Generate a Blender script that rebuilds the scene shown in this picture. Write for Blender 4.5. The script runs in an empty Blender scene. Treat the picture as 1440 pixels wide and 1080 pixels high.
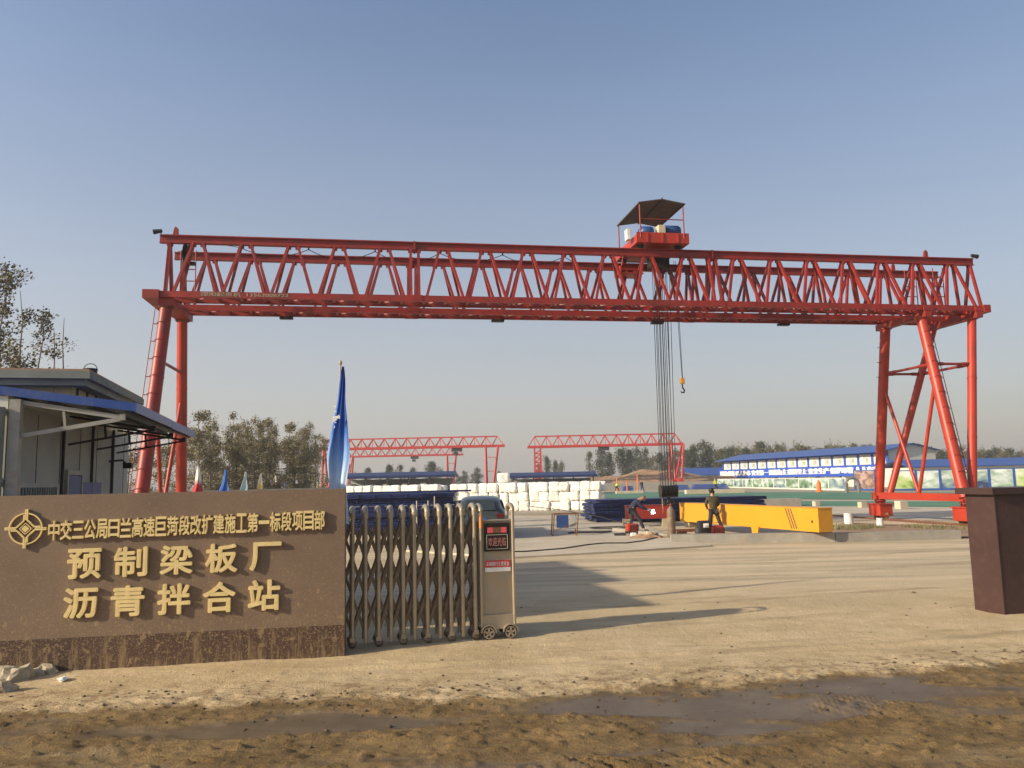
import bpy, bmesh, math, random
import numpy as np
from mathutils import Vector, Matrix, noise
PI = math.pi
random.seed(7)
sc = bpy.context.scene
col = sc.collection

# ------------------------------------------------------------------ camera
F, ROLL, HOR, EYE = 1123.0, 0.0213, 676.2, 2.0
PIT = math.atan((HOR - 540) / F)
cf = Vector((0, math.cos(PIT), math.sin(PIT)))
cu_ = Vector((0, -math.sin(PIT), math.cos(PIT)))
cr_ = Vector((1, 0, 0))
CR = cr_ * math.cos(ROLL) - cu_ * math.sin(ROLL)
CU = cu_ * math.cos(ROLL) + cr_ * math.sin(ROLL)
cam_d = bpy.data.cameras.new('camera')
cam = bpy.data.objects.new('camera', cam_d)
col.objects.link(cam)
cam.matrix_world = Matrix(((CR.x, CU.x, -cf.x, 0), (CR.y, CU.y, -cf.y, 0), (CR.z, CU.z, -cf.z, EYE), (0, 0, 0, 1)))
cam_d.sensor_width = 36
cam_d.lens = F / 1440 * 36
cam_d.clip_start = 0.1
cam_d.clip_end = 6000
sc.camera = cam
# ------------------------------------------------------------------ light
SUN_EL = math.radians(22)
sh = Vector((-0.91, -0.41)).normalized()
to_sun = Vector((sh.x * math.cos(SUN_EL), sh.y * math.cos(SUN_EL), math.sin(SUN_EL)))
HAZE_SKY = (2.55, 2.51, 2.40)
w = bpy.data.worlds.new('World')
sc.world = w
w.use_nodes = True
nt = w.node_tree
bg = nt.nodes['Background']
sky = nt.nodes.new('ShaderNodeTexSky')
sky.sky_type = 'NISHITA'
sky.sun_disc = False
sky.sun_elevation = SUN_EL
sky.sun_rotation = math.atan2(sh.x, sh.y)
sky.air_density = 1.0
sky.dust_density = 1.2
sky.ozone_density = 1.0
# low haze: the sky pales to grey near the horizon, more towards the sun's side
wtc = nt.nodes.new('ShaderNodeTexCoord')
wsp = nt.nodes.new('ShaderNodeSeparateXYZ')
nt.links.new(wtc.outputs['Generated'], wsp.inputs[0])
wmr = nt.nodes.new('ShaderNodeMapRange')
wmr.interpolation_type = 'SMOOTHSTEP'
for i_, v_ in zip((1, 2, 3, 4), (-0.20, 0.60, 1.0, 0.0)):
    wmr.inputs[i_].default_value = v_
nt.links.new(wsp.outputs[2], wmr.inputs[0])
waz = nt.nodes.new('ShaderNodeMapRange')
for i_, v_ in zip((1, 2, 3, 4), (-0.65, 0.65, 1.15, 0.88)):
    waz.inputs[i_].default_value = v_
nt.links.new(wsp.outputs[0], waz.inputs[0])
whz = nt.nodes.new('ShaderNodeVectorMath')
whz.operation = 'SCALE'
wmx = nt.nodes.new('ShaderNodeMix')
wmx.data_type = 'RGBA'
nt.links.new(wmr.outputs[0], wmx.inputs['Factor'])
nt.links.new(sky.outputs[0], wmx.inputs['A'])
wmx.inputs['B'].default_value = (*HAZE_SKY, 1)
wno = nt.nodes.new('ShaderNodeTexNoise')
wno.inputs['Scale'].default_value = 1.6
wno.inputs['Detail'].default_value = 4
wmp = nt.nodes.new('ShaderNodeMapping')
wmp.inputs['Scale'].default_value = (1, 1, 5)
nt.links.new(wtc.outputs['Generated'], wmp.inputs[0])
nt.links.new(wmp.outputs[0], wno.inputs['Vector'])
wnr = nt.nodes.new('ShaderNodeMapRange')
for i_, v_ in zip((1, 2, 3, 4), (0.3, 0.7, 0.975, 1.025)):
    wnr.inputs[i_].default_value = v_
nt.links.new(wno.outputs[0], wnr.inputs[0])
wtn = nt.nodes.new('ShaderNodeVectorMath')
wtn.operation = 'MULTIPLY'
wtn.inputs[1].default_value = (1.03, 0.965, 0.97)
nt.links.new(wmx.outputs['Result'], wtn.inputs[0])
wtv = nt.nodes.new('ShaderNodeVectorMath')
wtv.operation = 'SCALE'
nt.links.new(wtn.outputs[0], wtv.inputs[0])
nt.links.new(wnr.outputs[0], wtv.inputs['Scale'])
nt.links.new(wtv.outputs[0], whz.inputs[0])
nt.links.new(waz.outputs[0], whz.inputs['Scale'])
nt.links.new(whz.outputs[0], bg.inputs[0])
bg.inputs[1].default_value = 0.12
sl = bpy.data.lights.new('sun', 'SUN')
sl.energy = 4.2
sl.angle = math.radians(0.9)
sl.color = (1.0, 0.86, 0.64)
so = bpy.data.objects.new('sun', sl)
so.rotation_euler = to_sun.to_track_quat('Z', 'Y').to_euler()
so.location = (-40, -20, 30)
col.objects.link(so)
sc.view_settings.view_transform = 'Standard'
sc.view_settings.look = 'None'
sc.view_settings.exposure = 0.55
sc.view_settings.gamma = 1.0
try:
    sc.cycles.use_denoising = True
    sc.cycles.max_bounces = 5
    sc.cycles.volume_bounces = 0
    sc.cycles.transparent_max_bounces = 12
except Exception:
    pass


# ------------------------------------------------------------------ pixel -> world helpers (placing things at their own real distance)
def ray(x, y):
    return cf + CR * ((x - 720) / F) + CU * ((540 - y) / F)


def G(x, y, z=0.0):
    d = ray(x, y)
    return Vector((0, 0, EYE)) + d * ((z - EYE) / d.z)


def at(x, y, Y):
    d = ray(x, y)
    return Vector((0, 0, EYE)) + d * (Y / d.y)


# ------------------------------------------------------------------ materials
def mat(name, color, rough=0.7, metal=0.0, var=0.15, vscale=3.0, bump=0.0, bscale=30.0, dirt=None, dirt_amt=0.5, dirt_scale=4.0, spec=0.5, coat=0.0, detail=6):
    m = bpy.data.materials.new(name)
    m.use_nodes = True
    n = m.node_tree.nodes
    L = m.node_tree.links
    b = n['Principled BSDF']
    b.inputs['Roughness'].default_value = rough
    b.inputs['Metallic'].default_value = metal
    b.inputs['Specular IOR Level'].default_value = spec
    b.inputs['Coat Weight'].default_value = coat
    tc = n.new('ShaderNodeTexCoord')
    oi = n.new('ShaderNodeObjectInfo')
    add = n.new('ShaderNodeVectorMath')
    add.operation = 'ADD'
    mul = n.new('ShaderNodeVectorMath')
    mul.operation = 'SCALE'
    L.new(oi.outputs['Location'], mul.inputs[0])
    mul.inputs['Scale'].default_value = 1.37
    L.new(tc.outputs['Object'], add.inputs[0])
    L.new(mul.outputs[0], add.inputs[1])
    V = add.outputs[0]
    n1 = n.new('ShaderNodeTexNoise')
    n1.inputs['Scale'].default_value = vscale
    n1.inputs['Detail'].default_value = detail
    n1.inputs['Roughness'].default_value = 0.65
    L.new(V, n1.inputs['Vector'])
    mr = n.new('ShaderNodeMapRange')
    mr.inputs['From Min'].default_value = 0.3
    mr.inputs['From Max'].default_value = 0.7
    mr.inputs['To Min'].default_value = 1 - var
    mr.inputs['To Max'].default_value = 1 + var
    L.new(n1.outputs[0], mr.inputs[0])
    mx = n.new('ShaderNodeVectorMath')
    mx.operation = 'SCALE'
    mx.inputs[0].default_value = color[:3]
    L.new(mr.outputs[0], mx.inputs['Scale'])
    out = mx.outputs[0]
    if dirt:
        n2 = n.new('ShaderNodeTexNoise')
        n2.inputs['Scale'].default_value = dirt_scale
        n2.inputs['Detail'].default_value = 8
        n2.inputs['Roughness'].default_value = 0.7
        L.new(V, n2.inputs['Vector'])
        r2 = n.new('ShaderNodeMapRange')
        r2.inputs['From Min'].default_value = 0.5
        r2.inputs['From Max'].default_value = 0.68
        r2.inputs['To Max'].default_value = dirt_amt
        L.new(n2.outputs[0], r2.inputs[0])
        mm = n.new('ShaderNodeMix')
        mm.data_type = 'RGBA'
        L.new(r2.outputs[0], mm.inputs['Factor'])
        L.new(out, mm.inputs['A'])
        mm.inputs['B'].default_value = (*dirt, 1)
        out = mm.outputs['Result']
    L.new(out, b.inputs['Base Color'])
    if bump:
        n3 = n.new('ShaderNodeTexNoise')
        n3.inputs['Scale'].default_value = bscale
        n3.inputs['Detail'].default_value = 6
        L.new(V, n3.inputs['Vector'])
        bp = n.new('ShaderNodeBump')
        bp.inputs['Strength'].default_value = bump
        bp.inputs['Distance'].default_value = 0.02
        L.new(n3.outputs[0], bp.inputs['Height'])
        L.new(bp.outputs[0], b.inputs['Normal'])
    m['V'] = 0
    return m


M = {}
M['red'] = mat('crane_red_paint', (0.255, 0.019, 0.011), 0.48, var=0.30, vscale=1.6, dirt=(0.13, 0.035, 0.022), dirt_amt=0.7, dirt_scale=2.3, bump=0.15)
M['orange_red'] = mat('fresh_orange_red_paint', (0.38, 0.032, 0.012), 0.44, var=0.24, vscale=1.5, dirt=(0.20, 0.04, 0.02), dirt_amt=0.6, dirt_scale=3.0)
M['far_red'] = mat('far_crane_red_paint', (0.45, 0.028, 0.022), 0.5, var=0.15)
M['black'] = mat('black_rubber', (0.015, 0.015, 0.016), 0.6)
M['rope'] = mat('greasy_steel_rope', (0.035, 0.035, 0.04), 0.5, metal=0.3)
M['hookblock'] = mat('greasy_black_steel', (0.03, 0.027, 0.022), 0.45, metal=0.4, dirt=(0.10, 0.07, 0.03))
M['sheet_dark'] = mat('rusty_dark_sheet', (0.085, 0.06, 0.045), 0.75, var=0.3)
M['motor_blue'] = mat('motor_blue_paint', (0.02, 0.06, 0.20), 0.45)
M['cream'] = mat('cream_paint', (0.55, 0.50, 0.36), 0.6)
M['white'] = mat('white_paint', (0.75, 0.74, 0.70), 0.6, dirt=(0.45, 0.4, 0.3), dirt_amt=0.4)
M['gold'] = mat('gold_lettering', (0.80, 0.63, 0.29), 0.42, metal=0.15, var=0.12, vscale=8)
M['brown_panel'] = mat('brown_metal_panel', (0.050, 0.023, 0.020), 0.45, var=0.15, vscale=2, dirt=(0.20, 0.14, 0.09), dirt_amt=0.12, dirt_scale=9, bump=0.05, bscale=3)
M['brown_cap'] = mat('brown_metal_cap', (0.045, 0.022, 0.018), 0.45, var=0.1)
M['steel'] = mat('dusty_stainless_steel', (0.42, 0.36, 0.26), 0.38, metal=0.45, var=0.22, vscale=3, dirt=(0.33, 0.24, 0.14), dirt_amt=0.55, dirt_scale=6)
M['steel_dull'] = mat('muddy_steel_bars', (0.20, 0.15, 0.10), 0.5, metal=0.45, var=0.2, vscale=5, dirt=(0.25, 0.18, 0.1), dirt_amt=0.5)
M['steel_box'] = mat('dusty_steel_box', (0.40, 0.34, 0.25), 0.42, metal=0.35, var=0.12, vscale=2.5, dirt=(0.40, 0.29, 0.17), dirt_amt=0.5, dirt_scale=2.5)
M['screen'] = mat('black_display', (0.02, 0.012, 0.012), 0.25)
M['sign_red'] = mat('red_sticker', (0.5, 0.03, 0.03), 0.5)
M['sign_orange'] = mat('orange_reflector', (0.75, 0.28, 0.05), 0.45)
M['concrete'] = mat('grey_concrete', (0.30, 0.28, 0.24), 0.9, var=0.18, vscale=2.5, bump=0.3, dirt=(0.36, 0.28, 0.18), dirt_amt=0.6)
M['concrete_light'] = mat('pale_concrete', (0.50, 0.43, 0.32), 0.9, var=0.16, vscale=0.6, bump=0.1, dirt=(0.46, 0.35, 0.21), dirt_amt=0.7, dirt_scale=0.5)
M['turf'] = mat('green_floor_covering', (0.075, 0.20, 0.12), 0.9, var=0.2, vscale=0.25)
M['blue_roof'] = mat('blue_roof_sheet', (0.025, 0.075, 0.30), 0.38, var=0.15, vscale=1.2, dirt=(0.2, 0.2, 0.2), dirt_amt=0.3)
M['blue_dark'] = mat('dark_blue_steel', (0.008, 0.017, 0.085), 0.42, var=0.3, vscale=2.5)
M['blue_banner'] = mat('blue_banner_cloth', (0.015, 0.07, 0.42), 0.7)
M['wall_grey'] = mat('grey_sandwich_panel', (0.36, 0.37, 0.34), 0.75, var=0.14, vscale=1.5, dirt=(0.2, 0.19, 0.15), dirt_amt=0.35, dirt_scale=2)
M['wall_white'] = mat('white_sandwich_panel', (0.60, 0.61, 0.55), 0.65, var=0.08, vscale=1)
M['wall_tile'] = mat('yellow_tile_band', (0.50, 0.40, 0.20), 0.6, var=0.15, vscale=4)
M['cornice'] = mat('cement_cornice', (0.22, 0.23, 0.20), 0.85, var=0.2, vscale=2)
M['cornice_top'] = mat('brown_cornice_top', (0.36, 0.22, 0.14), 0.85)
M['post_grey'] = mat('grey_painted_post', (0.36, 0.35, 0.31), 0.6, dirt=(0.2, 0.12, 0.07), dirt_amt=0.5)
M['dark_frame'] = mat('dark_metal_frame', (0.035, 0.034, 0.036), 0.6)
M['blue_door'] = mat('blue_door_paint', (0.03, 0.06, 0.22), 0.55)
M['glass'] = mat('dark_window_glass', (0.05, 0.06, 0.06), 0.08, spec=0.8)
M['glass_pale'] = mat('pale_window_glass', (0.55, 0.55, 0.48), 0.25, var=0.25, vscale=0.8)
M['yellow'] = mat('yellow_girder_paint', (0.64, 0.285, 0.016), 0.42, var=0.07, vscale=0.8, dirt=(0.5, 0.26, 0.03), dirt_amt=0.25, dirt_scale=1.5)
M['foam'] = mat('white_foam_bale', (0.86, 0.84, 0.77), 0.8, var=0.06, vscale=1.5, bump=0.35, bscale=5, dirt=(0.6, 0.52, 0.38), dirt_amt=0.35)
M['cyl'] = mat('rusty_gas_cylinder', (0.17, 0.12, 0.075), 0.6, var=0.2, vscale=4, dirt=(0.26, 0.22, 0.16), dirt_amt=0.5)
M['can'] = mat('white_paint_can', (0.70, 0.69, 0.66), 0.4, dirt=(0.3, 0.25, 0.2), dirt_amt=0.5, dirt_scale=8)
M['rock'] = mat('pale_rock', (0.40, 0.34, 0.24), 0.9, var=0.25, vscale=6, bump=0.6, bscale=20)
M['soil'] = mat('brown_soil', (0.30, 0.19, 0.11), 0.95, var=0.3, vscale=1.0, bump=0.6, bscale=2)
M['car'] = mat('dark_green_grey_car_paint', (0.035, 0.042, 0.040), 0.3, coat=0.5, dirt=(0.2, 0.17, 0.12), dirt_amt=0.25)
M['car_glass'] = mat('car_window_glass', (0.03, 0.04, 0.04), 0.08, spec=0.9, var=0.05)
M['lamp_red'] = mat('dark_red_tail_lamp', (0.08, 0.008, 0.008), 0.2)
M['chrome'] = mat('chrome', (0.7, 0.7, 0.7), 0.2, metal=1.0)
M['skin'] = mat('skin', (0.42, 0.24, 0.16), 0.6, var=0.05)
M['hair'] = mat('black_hair', (0.012, 0.010, 0.009), 0.6)
M['olive'] = mat('olive_jacket_cloth', (0.060, 0.052, 0.030), 0.9, var=0.2, vscale=8)
M['navy'] = mat('navy_work_cloth', (0.022, 0.026, 0.055), 0.9, var=0.2, vscale=8)
M['trouser'] = mat('dark_grey_trouser_cloth', (0.030, 0.030, 0.034), 0.9)
M['shoe'] = mat('dark_shoe', (0.02, 0.016, 0.013), 0.7)
M['hivis'] = mat('yellow_vest_cloth', (0.65, 0.70, 0.05), 0.8)
M['orange'] = mat('orange_plastic', (0.75, 0.16, 0.02), 0.5)
M['bark'] = mat('grey_bark', (0.16, 0.13, 0.10), 0.9, var=0.25)
M['chord_letters'] = mat('faded_lettering', (0.36, 0.26, 0.18), 0.7, var=.3, vscale=9)
M['tarp'] = mat('dark_plate', (0.03, 0.028, 0.026), 0.6)
M['rust'] = mat('rusty_steel', (0.16, 0.07, 0.035), 0.8, var=0.3, vscale=6)
M['arch_grey'] = mat('weathered_grey_paint', (0.16, 0.17, 0.17), 0.8)
M['gable'] = mat('greenish_grey_cladding', (0.66, 0.66, 0.52), 0.7, var=0.08)
M['pole'] = mat('bamboo_pole', (0.38, 0.32, 0.2), 0.7)


def leafmat(name, c1, c2, c3):
    m = bpy.data.materials.new(name)
    m.use_nodes = True
    n = m.node_tree.nodes
    L = m.node_tree.links
    b = n['Principled BSDF']
    b.inputs['Roughness'].default_value = 0.7
    b.inputs['Specular IOR Level'].default_value = 0.25
    tc = n.new('ShaderNodeTexCoord')
    a = n.new('ShaderNodeTexNoise')
    a.inputs['Scale'].default_value = 1.3
    a.inputs['Detail'].default_value = 8
    a.inputs['Roughness'].default_value = 0.8
    oi = n.new('ShaderNodeObjectInfo')
    add = n.new('ShaderNodeVectorMath')
    L.new(tc.outputs['Object'], add.inputs[0])
    L.new(oi.outputs['Location'], add.inputs[1])
    L.new(add.outputs[0], a.inputs['Vector'])
    r = n.new('ShaderNodeValToRGB')
    r.color_ramp.elements[0].position = 0.35
    r.color_ramp.elements[0].color = (*c1, 1)
    r.color_ramp.elements[1].position = 0.68
    r.color_ramp.elements[1].color = (*c3, 1)
    e = r.color_ramp.elements.new(0.5)
    e.color = (*c2, 1)
    L.new(a.outputs[0], r.inputs[0])
    L.new(r.outputs[0], b.inputs['Base Color'])
    return m


M['leaf_brown'] = leafmat('autumn_poplar_leaves', (0.115, 0.10, 0.05), (0.20, 0.17, 0.085), (0.33, 0.28, 0.16))
M['leaf_tip'] = leafmat('dark_poplar_leaves', (0.07, 0.07, 0.04), (0.13, 0.12, 0.065), (0.22, 0.19, 0.11))
M['leaf_far'] = leafmat('far_green_leaves', (0.035, 0.045, 0.024), (0.055, 0.065, 0.032), (0.095, 0.09, 0.045))
M['leaf_far2'] = leafmat('far_olive_leaves', (0.07, 0.07, 0.035), (0.11, 0.10, 0.05), (0.15, 0.13, 0.07))
M['grass'] = leafmat('dry_grass', (0.09, 0.10, 0.04), (0.16, 0.15, 0.07), (0.25, 0.21, 0.11))


# ------------------------------------------------------------------ mesh builder
class MB:
    def __init__(s):
        s.v = []
        s.f = []
        s.sm = []

    def add(s, vs, fs, smooth=False):
        o = len(s.v)
        s.v += [tuple(p) for p in vs]
        s.f += [tuple(i + o for i in f) for f in fs]
        s.sm += [smooth] * len(fs)
        return s

    def box(s, c, d, rz=0.0, rot=None):
        hx, hy, hz = d[0] / 2, d[1] / 2, d[2] / 2
        R = rot if rot is not None else Matrix.Rotation(rz, 3, 'Z')
        vs = [Vector(c) + R @ Vector((sx * hx, sy * hy, sz * hz)) for sx in (-1, 1) for sy in (-1, 1) for sz in (-1, 1)]
        return s.add(vs, [(0, 1, 3, 2), (4, 6, 7, 5), (0, 4, 5, 1), (2, 3, 7, 6), (0, 2, 6, 4), (1, 5, 7, 3)])

    def bb(s, a, b):
        return s.box([(a[i] + b[i]) / 2 for i in range(3)], [abs(b[i] - a[i]) for i in range(3)])

    def cbox(s, c, d, ch, rz=0.0):
        """box with chamfered vertical and horizontal edges"""
        bm = bmesh.new()
        bmesh.ops.create_cube(bm, size=1)
        for v in bm.verts:
            v.co = Vector((v.co.x * d[0], v.co.y * d[1], v.co.z * d[2]))
        bmesh.ops.bevel(bm, geom=bm.edges[:], offset=ch, segments=2, profile=0.6, affect='EDGES')
        R = Matrix.Rotation(rz, 3, 'Z')
        bm.verts.index_update()
        vs = [Vector(c) + R @ v.co for v in bm.verts]
        fs = [[v.index for v in f.verts] for f in bm.faces]
        bm.free()
        return s.add(vs, fs)

    def bar(s, p, q, w, h, up=(0, 0, 1)):
        p, q = Vector(p), Vector(q)
        d = (q - p)
        L = d.length
        d.normalize()
        u = Vector(up)
        if abs(d.dot(u)) > 0.98:
            u = Vector((0, 1, 0))
        x = d.cross(u).normalized()
        u = x.cross(d)
        R = Matrix((x, d, u)).transposed()
        return s.box((p + q) / 2, (w, L, h), rot=R)

    def tube(s, p, q, r, r2=None, n=10, caps=True):
        p, q = Vector(p), Vector(q)
        r2 = r if r2 is None else r2
        d = (q - p).normalized()
        a = d.orthogonal().normalized()
        b = d.cross(a)
        vs = []
        for c, rr in ((p, r), (q, r2)):
            for i in range(n):
                t = 2 * PI * i / n
                vs.append(c + (a * math.cos(t) + b * math.sin(t)) * rr)
        fs = [(i, (i + 1) % n, n + (i + 1) % n, n + i) for i in range(n)]
        s.add(vs, fs, True)
        if caps:
            s.add(vs[:n][::-1], [tuple(range(n))])
            s.add(vs[n:], [tuple(range(n))])
        return s

    def path(s, pts, r, n=6):
        pts = [Vector(p) for p in pts]
        vs = []
        N = len(pts)
        a = None
        for i, p in enumerate(pts):
            d = (pts[min(i + 1, N - 1)] - pts[max(i - 1, 0)]).normalized()
            if a is None:
                a = d.orthogonal().normalized()
            a = (a - d * a.dot(d)).normalized()
            b = d.cross(a)
            rr = r[i] if isinstance(r, (list, tuple)) else r
            for k in range(n):
                t = 2 * PI * k / n
                vs.append(p + (a * math.cos(t) + b * math.sin(t)) * rr)
        fs = [(i * n + k, i * n + (k + 1) % n, (i + 1) * n + (k + 1) % n, (i + 1) * n + k) for i in range(N - 1) for k in range(n)]
        s.add(vs, fs, True)
        s.add(vs[:n][::-1], [tuple(range(n))])
        return s.add(vs[-n:], [tuple(range(n))])

    def lathe(s, prof, c=(0, 0, 0), n=16, axis='Z'):
        vs = []
        for (r, z) in prof:
            for k in range(n):
                t = 2 * PI * k / n
                p = Vector((r * math.cos(t), r * math.sin(t), z))
                if axis == 'Y':
                    p = Vector((p.x, p.z, p.y))
                if axis == 'X':
                    p = Vector((p.z, p.x, p.y))
                vs.append(Vector(c) + p)
        m = len(prof)
        fs = [(i * n + k, i * n + (k + 1) % n, (i + 1) * n + (k + 1) % n, (i + 1) * n + k) for i in range(m - 1) for k in range(n)]
        fs += [tuple(range(n))[::-1], tuple((m - 1) * n + k for k in range(n))]
        return s.add(vs, fs, True)

    def prism(s, poly, h, base=0.0):
        """poly: 3D points of one face, extruded by the vector h"""
        n = len(poly)
        h = Vector(h)
        a = [Vector(p) for p in poly]
        b = [p + h for p in a]
        s.add(a + b, [tuple(range(n))[::-1], tuple(range(n, 2 * n))] + [(i, (i + 1) % n, n + (i + 1) % n, n + i) for i in range(n)])
        return s

    def build(s, name, m, parent=None, loc=None, rz=None, fix=True):
        me = bpy.data.meshes.new(name)
        me.from_pydata(s.v, [], s.f)
        me.polygons.foreach_set('use_smooth', s.sm)
        me.update()
        if fix and len(s.v) < 60000:
            bm = bmesh.new()
            bm.from_mesh(me)
            bmesh.ops.recalc_face_normals(bm, faces=bm.faces)
            bm.to_mesh(me)
            bm.free()
        me.materials.append(M[m] if isinstance(m, str) else m)
        o = bpy.data.objects.new(name, me)
        col.objects.link(o)
        if parent is not None:
            o.parent = parent
        if loc is not None:
            o.location = loc
        if rz is not None:
            o.rotation_euler = (0, 0, rz)
        return o


def tag(o, label=None, cat=None, group=None, kind=None):
    if label:
        o['label'] = label
    if cat:
        o['category'] = cat
    if group:
        o['group'] = group
    if kind:
        o['kind'] = kind
    return o


def thing(name, label, cat, loc=(0, 0, 0), rz=0.0, group=None):
    o = bpy.data.objects.new(name, None)
    o.empty_display_size = 0.3
    col.objects.link(o)
    o.location = loc
    o.rotation_euler = (0, 0, rz)
    return tag(o, label, cat, group)


def copy_tree(o, parent=None):
    c = o.copy()
    col.objects.link(c)
    if parent is not None:
        c.parent = parent
    for ch in [x for x in bpy.data.objects if x.parent == o]:
        copy_tree(ch, c)
    return c


def text_mesh(body, bold=0.0, extrude=0.02, spacing=1.0):
    c = bpy.data.curves.new('lettering', 'FONT')
    c.body = body
    c.extrude = extrude
    c.offset = bold
    c.space_character = spacing
    c.resolution_u = 4
    o = bpy.data.objects.new('lettering', c)
    col.objects.link(o)
    dg = bpy.context.evaluated_depsgraph_get()
    dg.update()
    me = bpy.data.meshes.new_from_object(o.evaluated_get(dg))
    bpy.data.objects.remove(o)
    me.name = 'lettering'
    return me


def text_obj(name, body, box, m, parent=None, bold=0.0, depth=0.02, spacing=1.0, frame=None):
    """lettering filling box=(x0,x1,z0,z1) in the plane XZ of FRAME (origin, xdir, normal), raised DEPTH along the normal"""
    me = text_mesh(body, 0.0, 0.5, spacing)
    n = len(me.vertices)
    if n == 0:
        return None
    co = np.zeros(n * 3)
    me.vertices.foreach_get('co', co)
    co = co.reshape(-1, 3)
    lo, hi = co.min(0), co.max(0)
    u = (co - lo) / np.maximum(hi - lo, 1e-6)
    O, X, N = [np.array(a, float) for a in frame]
    Z = np.array([0, 0, 1.0])
    P = O + np.outer(box[0] + u[:, 0] * (box[1] - box[0]), X) + np.outer(box[2] + u[:, 1] * (box[3] - box[2]), Z) + np.outer(u[:, 2] * depth, N)
    me.vertices.foreach_set('co', P.reshape(-1))
    if bold:
        sx, sz = bold * (box[1] - box[0]) * 0.5, bold * (box[3] - box[2]) * 0.5
        polys = [tuple(p.vertices) for p in me.polygons]
        V_, F_ = [], []
        cen = O + X * (box[0] + box[1]) / 2 + Z * (box[2] + box[3]) / 2
        k_ = 0
        for (dx, dz) in ((0, 0), (1, 0), (-1, 0), (0, 1), (0, -1), (.7, .7), (-.7, .7), (.7, -.7), (-.7, -.7)):
            d_ = X * sx * dx + Z * sz * dz + N * 0.0007 * k_
            Q = P + d_
            V_ += [tuple(q) for q in Q]
            F_ += [tuple(i + k_ * n for i in f) for f in polys]
            k_ += 1
        me = bpy.data.meshes.new('lettering')
        me.from_pydata(V_, [], F_)
    me.materials.clear()
    me.materials.append(M[m])
    me.update()
    o = bpy.data.objects.new(name, me)
    col.objects.link(o)
    if parent is not None:
        o.parent = parent
    return o


# ------------------------------------------------------------------ GROUND (one sheet to the horizon, modelled relief near the camera)
def vnoise(x, y, seed=0):
    xi, yi = np.floor(x).astype(np.int64), np.floor(y).astype(np.int64)
    xf, yf = x - xi, y - yi

    def h(a, b):
        k = (a * 374761393 + b * 668265263 + seed * 974634777) & 0xffffffff
        k = ((k ^ (k >> 13)) * 1274126177) & 0xffffffff
        return ((k ^ (k >> 16)) & 0xffff) / 65535.0
    ux, uy = xf * xf * (3 - 2 * xf), yf * yf * (3 - 2 * yf)
    return (h(xi, yi) * (1 - ux) + h(xi + 1, yi) * ux) * (1 - uy) + (h(xi, yi + 1) * (1 - ux) + h(xi + 1, yi + 1) * ux) * uy


def fbm(x, y, o=4, seed=0):
    s, a, t = 0, 1, 0
    for i in range(o):
        s = s + a * vnoise(x * 2 ** i, y * 2 ** i, seed + i)
        t += a
        a *= 0.55
    return s / t


def mud_edge(x):
    return 7.75 + 0.17 * np.maximum(x, 0) + 0.06 * np.minimum(x + 2, 0)


def wet_mask(x, y):
    pan = np.exp(-(((x - 2.0) / 3.4) ** 2 + ((y - 7.35 - 0.10 * x) / 0.55) ** 2))
    edge = mud_edge(x) + 0.5 * (fbm(x * 1.1, y * 1.1, 3, 5) - 0.5)
    inside = 1 / (1 + np.exp((y - edge + 0.12) * 16))
    return inside * np.clip((fbm(x * 0.6 + 3, y * 1.7, 4, 11) + 0.04 * (fbm(x * 9, y * 12, 3, 31) - .5) * 2 - 0.56 + 0.22 * pan) * 9, 0, 1)


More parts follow.
